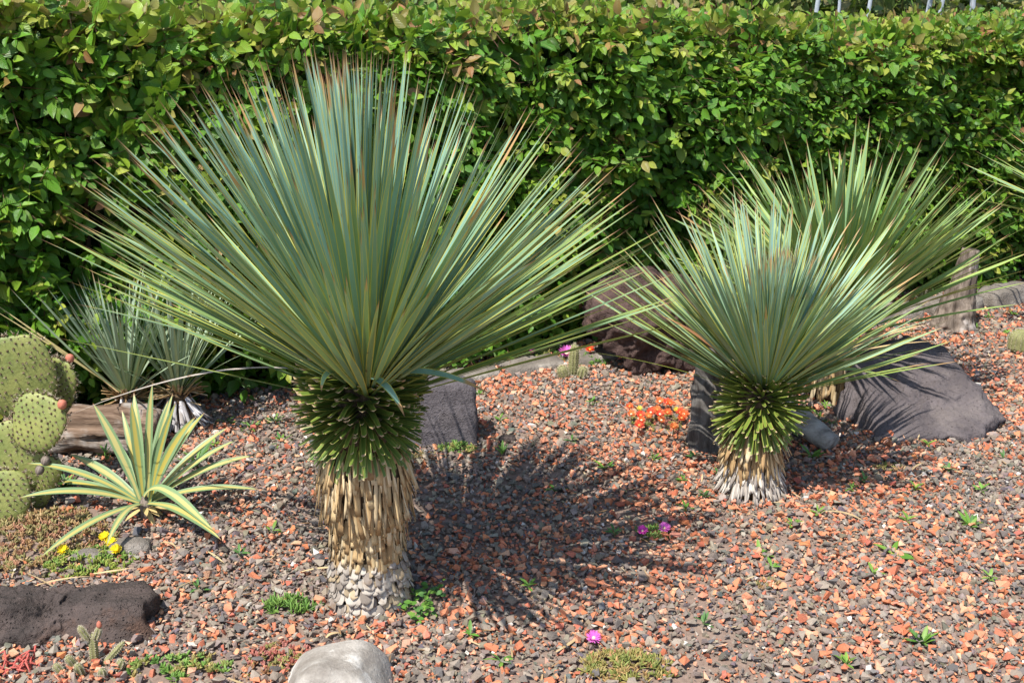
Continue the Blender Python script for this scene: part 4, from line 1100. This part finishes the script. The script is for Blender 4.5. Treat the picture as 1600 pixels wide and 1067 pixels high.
GRN = [(.13, .24, .045), (.17, .28, .06), (.10, .20, .04)]
OLV = [(.26, .24, .07), (.20, .23, .06), (.32, .25, .09)]
BRZ = [(.33, .20, .09), (.30, .24, .10), (.37, .19, .11), (.24, .22, .08), (.36, .25, .12)]
RDS = [(.34, .11, .08), (.30, .16, .08), (.24, .22, .07), (.38, .15, .12)]
MAG, PINK, ORG, YEL = (.62, .06, .42), (.70, .16, .55), (.78, .15, .045), (.85, .68, .02)

ground_mat('sedum_mat', 'wide bronze and olive sedum carpet below the prickly pear', 'sedum', (-1.60, 3.27), .30, .24, 5200, .017, .0062, BRZ, 81, .035, 620)
ym = ground_mat('ice_plant', 'lime green ice plant with yellow flowers beside the bronze sedum', 'ice plant', (-1.36, 3.12), .16, .10, 1500, .016, .006, [(.24, .30, .05), (.17, .27, .05), (.29, .31, .07)], 82, .02, 190)
for i, p in enumerate([(-1.442, 3.149), (-1.305, 3.2), (-1.272, 3.154), (-1.34, 3.239)]): add_flower(ym, p, .019, YEL, (.8, .55, .02), 90 + i, .028, 28)
m1 = ground_mat('ice_plant', 'flat green ice plant with magenta flowers at the foot of the hedge', 'ice plant', (.17, 5.17), .20, .12, 1700, .016, .005, OLV + GRN, 83, .03, 200)
for i, (p, q, c_) in enumerate([((.09, 5.245), .021, MAG), ((.117, 5.286), .020, MAG), ((.098, 5.135), .018, MAG), ((.222, 5.317), .018, MAG), ((.268, 5.10), .040, PINK)]): add_flower(m1, p, q, c_, (.75, .6, .4), 100 + i, .04, 26)
m2 = ground_mat('ice_plant', 'small green ice plant with a single orange flower by the brown rock', 'ice plant', (.39, 5.10), .09, .09, 420, .015, .005, GRN, 84, .025, 60)
add_flower(m2, (.383, 5.13), .024, (.80, .10, .03), (.8, .5, .05), 110, .05, 26)
om = ground_mat('ice_plant', 'clump of bright orange flowers beside the dark driftwood stump', 'ice plant', (.61, 4.31), .13, .13, 900, .013, .005, RDS + OLV, 85, .022, 140)
r = np.random.default_rng(3)
for i, p in enumerate([(.502, 4.378), (.5, 4.286), (.538, 4.275), (.593, 4.321), (.57, 4.265), (.62, 4.286), (.654, 4.306), (.618, 4.22), (.52, 4.165), (.535, 4.22), (.659, 4.149), (.669, 4.424), (.68, 4.413), (.639, 4.435), (.708, 4.306), (.72, 4.286), (.615, 4.338), (.584, 4.306), (.706, 4.245)]):
    add_flower(om, p, r.uniform(.018, .023), [ORG, (.76, .22, .07), (.80, .10, .05)][i % 3], (.85, .75, .5) if i % 2 else (.8, .35, .1), 120 + i, .044, 22)
add_flower(om, (.545, 4.375), .014, (.80, .62, .10), (.8, .5, .05), 150, .035, 20); add_flower(om, (.70, 4.36), .014, (.82, .60, .08), (.8, .5, .05), 151, .035, 20)
pm = ground_mat('ice_plant', 'small ice plant tuft carrying two magenta flowers in open gravel', 'ice plant', (.472, 3.30), .052, .05, 330, .019, .005, OLV + GRN, 86, .022, 46)
add_flower(pm, (.434, 3.285), .019, MAG, (.75, .6, .4), 160, .026); add_flower(pm, (.509, 3.300), .021, PINK, (.75, .6, .4), 161, .028)
pk = ground_mat('ice_plant', 'olive ice plant mat with one pink flower before the open gravel', 'ice plant', (.295, 2.545), .125, .075, 1150, .019, .0058, OLV + [(.38, .24, .10)], 87, .022, 130)
add_flower(pk, (.227, 2.648), .021, PINK, (.75, .6, .4), 162, .03)
ground_mat('sedum_mat', 'small olive sedum patch at the foot of the grey slab', 'sedum', (-.215, 4.01), .075, .055, 520, .016, .006, OLV + GRN, 88, .025, 70)
ground_mat('sedum_mat', 'thin bronze sedum runner left of the grey slab patch', 'sedum', (-.345, 3.93), .07, .05, 240, .014, .005, BRZ, 89, .015, 40)
ground_mat('ice_plant', 'fresh green fleshy sprigs on the gravel left of the large trunk', 'ice plant', (-.655, 2.845), .075, .045, 330, .024, .006, GRN, 91, .03, 44)
ground_mat('sedum_mat', 'reddish sedum patch sprawling beside the pale boulder', 'sedum', (-.64, 2.585), .085, .085, 950, .013, .0065, RDS, 92, .02, 110)
ground_mat('sedum_mat', 'scattered green succulent rosettes in front of the dark rock', 'sedum', (-.90, 2.54), .15, .07, 620, .017, .0075, GRN + OLV, 93, .018, 44)
rs = thing('red_succulent', 'tangle of thin dark red succulent stems at the dark rock', 'succulent', (-1.33, 2.56, 0))
r = np.random.default_rng(8)
for k in range(22):
    a = r.uniform(0, 2 * PI); L0 = r.uniform(.03, .07); c_ = Vector((r.normal(0, .025), r.normal(0, .02), 0))
    link('stem', tube([c_, c_ + Vector((math.cos(a) * L0 * .5, math.sin(a) * L0 * .5, r.uniform(.01, .035))), c_ + Vector((math.cos(a + .5) * L0, math.sin(a + .5) * L0, .006))], [.003, .003, .002], 5), M['redstem'], rs)
ground_mat('sedum_mat', 'faint bronze sedum tuft in the open gravel below the weeds', 'sedum', (.79, 2.98), .04, .03, 160, .013, .004, BRZ, 94, .012, 24)
ground_mat('sedum_mat', 'low brownish sedum tuft in front of the broad flat rock', 'sedum', (1.44, 3.83), .07, .045, 260, .014, .005, BRZ + OLV, 95, .014, 34)

LEAFP = interp_prof([0, .15, .45, .75, 1], [.25, .5, 1, .8, .05])
WEEDP = [strip_proto(1, .30, LEAFP, 5, .10, -.22), strip_proto(1, .24, LEAFP, 5, .14, -.35), strip_proto(1, .36, LEAFP, 5, .08, -.12)]
wt = [(.10, .23, .035), (.14, .28, .045), (.085, .19, .05), (.17, .30, .05)]
WM = {}
def weed(name, label, p, nl, Lr, el0, seed, parts=True, group=None, wide=1.0, tall=0.0):
    r = np.random.default_rng(seed); root = thing(name, label, 'weed', (p[0], p[1], 0), group)
    az = np.arange(nl) * 2.4 + r.normal(0, .3, nl); el = np.clip(r.normal(el0, .22, nl), .05, 1.45)
    d = radial(az) * np.cos(el)[:, None] + np.array([[0, 0, 1.0]]) * np.sin(el)[:, None]; zz_ = -radial(az) * np.sin(el)[:, None] + np.array([[0, 0, 1.0]]) * np.cos(el)[:, None]
    s_ = r.uniform(.65, 1.1, nl) * Lr; R = frames(d, zz_, r.normal(0, .2, nl)) * s_[:, None, None] * np.array([wide, 1, 1])[None, None, :]
    T = np.stack([0 * az, 0 * az, .004 + tall * (np.arange(nl) + 1) / nl], 1)
    ci = r.integers(0, 4)
    if parts:
        for i in range(nl):
            key = (int(i % 3), int((ci + i) % 4))
            if key not in WM: WM[key] = smooth(one('leaf', *WEEDP[key[0]], wt[key[1]]))
            o = link('leaf', WM[key], M['herb'], root); o.matrix_basis = mat4(R[i], T[i])
    else:
        me = smooth(bulk_mesh('leaves', [(*WEEDP[0], R, T, np.tile(np.array(wt[ci]), (nl, 1)) * r.uniform(.8, 1.2, (nl, 1)))]))
        link('leaves', me, M['herb'], root)
    if tall:
        link('stem', tube([(0, 0, -.003), (.001, 0, tall * .5), (0, .001, tall + .004)], [.0016, .0014, .001], 5), M['barrel'], root)
    return root
weed('weed', 'upright weed with three broad fresh leaves in open gravel beyond the large shadow', (.353, 3.823), 6, .055, .75, 1, wide=1.3)
weed('weed', 'dark green weed growing inside the shadow of the large yucca', (.159, 3.639), 6, .05, .45, 2, wide=1.3)
weed('weed', 'flat weed rosette with blunt leaves in the open gravel', (.801, 3.175), 8, .05, .35, 3, wide=1.3)
weed('weed', 'weed with one tall leaf and two lying long leaves', (1.231, 3.166), 4, .075, .5, 4, wide=1.1)
weed('weed', 'bushy toothed green weed in gravel before the broad flat rock', (1.555, 3.356), 15, .065, .85, 5, wide=.75)
weed('weed', 'ragged green weed rosette with narrow leaves in red gravel', (1.144, 2.658), 15, .055, .8, 6, wide=.7)
weed('weed', 'small low weed with pointed leaves near the pink flower', (-.03, 2.576), 6, .045, .4, 7)
weed('weed', 'small upright weed beside the sedum of the grey slab', (-.038, 3.961), 7, .055, .9, 8, wide=.8)
for i, p in enumerate([(-1.199, 4.292), (-.997, 4.292), (-.929, 4.088), (-.871, 4.342), (-1.08, 4.22)]):
    weed('weed', 'feathery dull green weed in the gravel near the hedge foot', p, 14, .065, .5, 20 + i, group='feathery weeds near the hedge foot', wide=.55)
weed('weed', 'leafy bright green weed behind the cream-striped leaves', (-1.205, 3.85), 12, .11, .95, 30, wide=.6)
weed('weed', 'leafy weed in deep shade beside the broken branch', (1.167, 3.93), 9, .07, .6, 31, wide=.8)
cl = [(-.29, 2.90), (-.245, 2.94), (-.31, 2.83), (-.265, 2.86), (-.225, 2.90), (-.28, 2.78), (-.24, 2.80)]
ct = thing('clover_tuft', 'bright green round-leaved tuft at the foot of the large trunk', 'weed', (-.27, 2.87, 0))
r = np.random.default_rng(19)
for k in range(75):
    c_ = cl[k % len(cl)]; q = np.array([c_[0] + .27 + r.normal(0, .014), c_[1] - 2.87 + r.normal(0, .014), r.uniform(.008, .04)]); a = r.uniform(0, 2 * PI); e_ = r.uniform(-.1, .5)
    d = np.array([[math.cos(a) * math.cos(e_), math.sin(a) * math.cos(e_), math.sin(e_)]])
    key = (2, int(k % 4))
    if key not in WM: WM[key] = smooth(one('leaf', *WEEDP[2], wt[key[1]]))
    o = link('leaf', WM[key], M['herb'], ct); o.matrix_basis = mat4((frames(d, np.array([[0, -.3, 1.0]])) * np.array([2.1, 1, 1]))[0], q, r.uniform(.016, .024))
for i, c_ in enumerate(cl):
    p = Vector((c_[0] + .27, c_[1] - 2.87, 0)); link('stem', tube([p, p + Vector((.004, 0, .015)), p + Vector((0, .004, .03))], [.0015, .0013, .001], 5), M['barrel'], ct)
weed('weed', 'dense low green herb under the prickly pear', (-1.64, 3.66), 40, .06, .8, 33, wide=.7)
weed('weed', 'small herb growing between the log and the prickly pear', (-1.56, 3.88), 12, .05, .9, 34, wide=.7, tall=.05)
SM = 'tiny green seedling sprouting from the gravel'
for i, p in enumerate([(1.233, 3.629), (.814, 3.06), (1.658, 4.036), (2.109, 5.567), (2.631, 5.803), (2.781, 5.865), (2.489, 5.62), (2.60, 5.50), (1.364, 4.454), (-.953, 2.941), (-.875, 3.149), (1.644, 3.794), (.689, 3.576), (.708, 3.912), (.342, 3.288), (.605, 3.475),
                      (-.317, 5.02), (1.30, 3.70), (1.472, 2.998), (-.117, 2.684), (1.465, 3.629), (-1.186, 4.036), (.24, 4.07), (.55, 3.9), (.77, 3.75), (.95, 3.35), (1.06, 3.44), (1.35, 3.38), (1.12, 3.02), (1.70, 3.62), (-.05, 4.3), (.35, 4.5), (-.15, 4.6), (-.75, 3.9), (-.80, 3.3), (.63, 3.70), (1.9, 3.9), (1.55, 2.75), (.9, 2.55), (.55, 2.75), (.05, 2.95), (1.30, 4.33), (1.33, 4.25)]):
    weed('seedling', SM, p, 7, .038, .6, 200 + i, False, 'seedlings in the gravel', 1.0, .018)

r = np.random.default_rng(29)
n = 5200; lx, ly = r.uniform(-3.5, 3.8, n), r.uniform(2.2, 6.2, n)
k = in_bed(lx, ly) & (r.random(n) < .15 + .85 * vnoise(lx, ly, 2.3, 66) ** 2); lx, ly = lx[k], ly[k]; n = len(lx); a = r.uniform(0, 2 * PI, n); e_ = r.normal(0, .25, n)
d = np.stack([np.cos(a) * np.cos(e_), np.sin(a) * np.cos(e_), np.sin(e_)], 1)
lt = np.array([[.34, .23, .12], [.24, .14, .07], [.46, .35, .2], [.16, .095, .05]])[r.integers(0, 4, n)]
lit = link('litter', bulk_mesh('litter', [(*strip_proto(1, .16, DAGGER, 3, .1, .1), frames(d, np.array([[0, 0, 1.0]]) + 0 * d) * r.uniform(.012, .045, (n, 1, 1)), np.stack([lx, ly, r.uniform(.012, .026, n)], 1), lt)]), M['dry'])
tag(lit, 'small brown bits of dry plant litter scattered over the gravel', 'litter', kind='stuff')
# dry straws and fallen leaves lying on the gravel
r = np.random.default_rng(23)
for i, p in enumerate([(-1.30, 3.02), (-1.15, 3.22), (-.98, 3.16), (-.66, 3.03), (-.52, 2.66), (.70, 4.36), (-.75, 2.48), (.12, 2.6), (1.62, 3.82), (1.74, 3.70), (1.5, 3.78), (1.1, 3.45), (2.0, 3.72), (-1.45, 2.95), (-1.5, 3.02), (.95, 3.92), (-1.02, 2.93), (.4, 2.44)]):
    a = r.uniform(-.9, .9); L0 = r.uniform(.05, .16); v = Vector((math.cos(a), math.sin(a), 0)) * L0
    me = ribbon([Vector((0, 0, .018)), v * .5 + Vector((r.normal(0, .012), r.normal(0, .012), .03)), v + Vector((0, 0, .016))], r.uniform(.004, .011), (0, -.2, 1), DAGGER, 6, .1, tuple(np.array([.50, .37, .20]) * r.uniform(.6, 1.1)), 'dry_straw')
    o = link('dry_straw', me, M['dry']); o.location = (p[0], p[1], 0)
    tag(o, 'thin dry straw-coloured leaf fallen on the gravel', 'straw', 'dry straws fallen on the gravel')

# ------------------------------------------------------------------ beyond the hedge
r = np.random.default_rng(91)
def leaf_blob(ctr, rad, n, size, cols, r, hollow=.45):
    d = nrm(r.normal(size=(n, 3))); q = (hollow + (1 - hollow) * r.random(n) ** .6) * (0.75 + .5 * vnoise(d[:, 0] * 2 + ctr[0], d[:, 2] * 2 + ctr[1], 1.3, 8))
    T = np.array(ctr)[None] + d * q[:, None] * np.array(rad)[None]
    ld = nrm(d * .5 + r.normal(0, .7, (n, 3)) + np.array([[0, 0, -.3]])); ln = nrm(np.array([[0, 0, .8]]) + d * .5 + r.normal(0, .4, (n, 3)))
    t = np.array(cols)[r.integers(0, len(cols), n)] * r.uniform(.75, 1.25, (n, 1))
    return T, frames(ld, ln) * r.uniform(.7, 1.3, (n, 1, 1)) * size, t
def mesh_blobs(name, blobs):
    T, R, t = [np.concatenate(q) for q in zip(*blobs)]
    return smooth(bulk_mesh(name, [(*strip_proto(1, .6, HOUT, 3, .12, -.15), R, T, t)]))
BUSH = [[(.10, .17, .035), (.15, .21, .05), (.20, .22, .07)], [(.16, .16, .06), (.22, .19, .09), (.12, .16, .05)], [(.06, .12, .03), (.09, .15, .04)]]
for i, (px_, py_, w_, h_) in enumerate([(-6.5, 10.5, 2.4, 2.1), (-4.3, 11.0, 2.4, 2.0), (-2.2, 11.4, 2.4, 2.1), (-.2, 11.8, 2.3, 2.0), (1.8, 12.1, 2.3, 2.1), (3.6, 12.4, 2.3, 2.0), (5.4, 12.8, 2.4, 2.2), (7.3, 13.4, 2.5, 2.1), (9.6, 14.4, 2.5, 2.2), (-8.8, 10.0, 2.4, 2.2)]):
    t = thing('shrub', 'rounded leafy shrub standing beyond the hedge', 'shrub', (px_, py_, 0), 'shrubs beyond the hedge')
    link('stem', tube([(0, 0, -.05), (.05, 0, .4), (0, .05, .9)], [.06, .05, .03], 8), M['twig'], t)
    blobs = [leaf_blob((r.normal(0, .4 * w_ * .5), r.normal(0, .3), h_ * (.35 + .8 * r.random() * .7)), (w_ * .55, w_ * .5, h_ * .5), 800, .15, BUSH[(i * 2 + k) % 3], r) for k in range(5)]
    o = link('foliage', mesh_blobs('foliage', blobs), M['hedge'], t); tag(o, kind='stuff')
for i, (px_, lean, th) in enumerate([(2.66, .06, .020), (2.89, -.02, .014), (3.11, .08, .018), (3.69, .10, .022), (3.75, .14, .018), (4.08, -.05, .026)]):
    t = thing('young_tree', 'slender young tree with a pale bluish trunk beyond the hedge', 'tree', (px_ - lean * 1.6, 10.0 + .15 * (i % 2), 0), 'pale slender young trees beyond the hedge')
    pts = [(lean * z_, .02 * math.sin(z_ * 2 + i), z_) for z_ in (-.05, .8, 1.6, 2.4, 3.2, 4.0)]
    link('trunk', tube(pts, [th * 1.3, th * 1.1, th, th * .8, th * .6, th * .3], 8), M['palebark'], t)
    for k in range(5):
        z0 = 2.3 + .3 * k; a = k * 2.4 + i; b0 = Vector((lean * z0, 0, z0)); link('branch', tube([b0, b0 + Vector((math.cos(a) * .3, math.sin(a) * .3, .25)), b0 + Vector((math.cos(a) * .55, math.sin(a) * .55, .6))], [th * .5, th * .35, th * .15], 6), M['palebark'], t)
    blobs = [leaf_blob((lean * 3.3 + r.normal(0, .22), r.normal(0, .22), 2.9 + .35 * k), (.55, .55, .42), 170, .08, BUSH[k % 3], r, .2) for k in range(4)]
    o = link('crown', mesh_blobs('crown', blobs), M['hedge'], t); tag(o, kind='stuff')

print('objects', len(bpy.data.objects), 'tris', sum(sum(len(p.vertices) - 2 for p in []) for m in []))
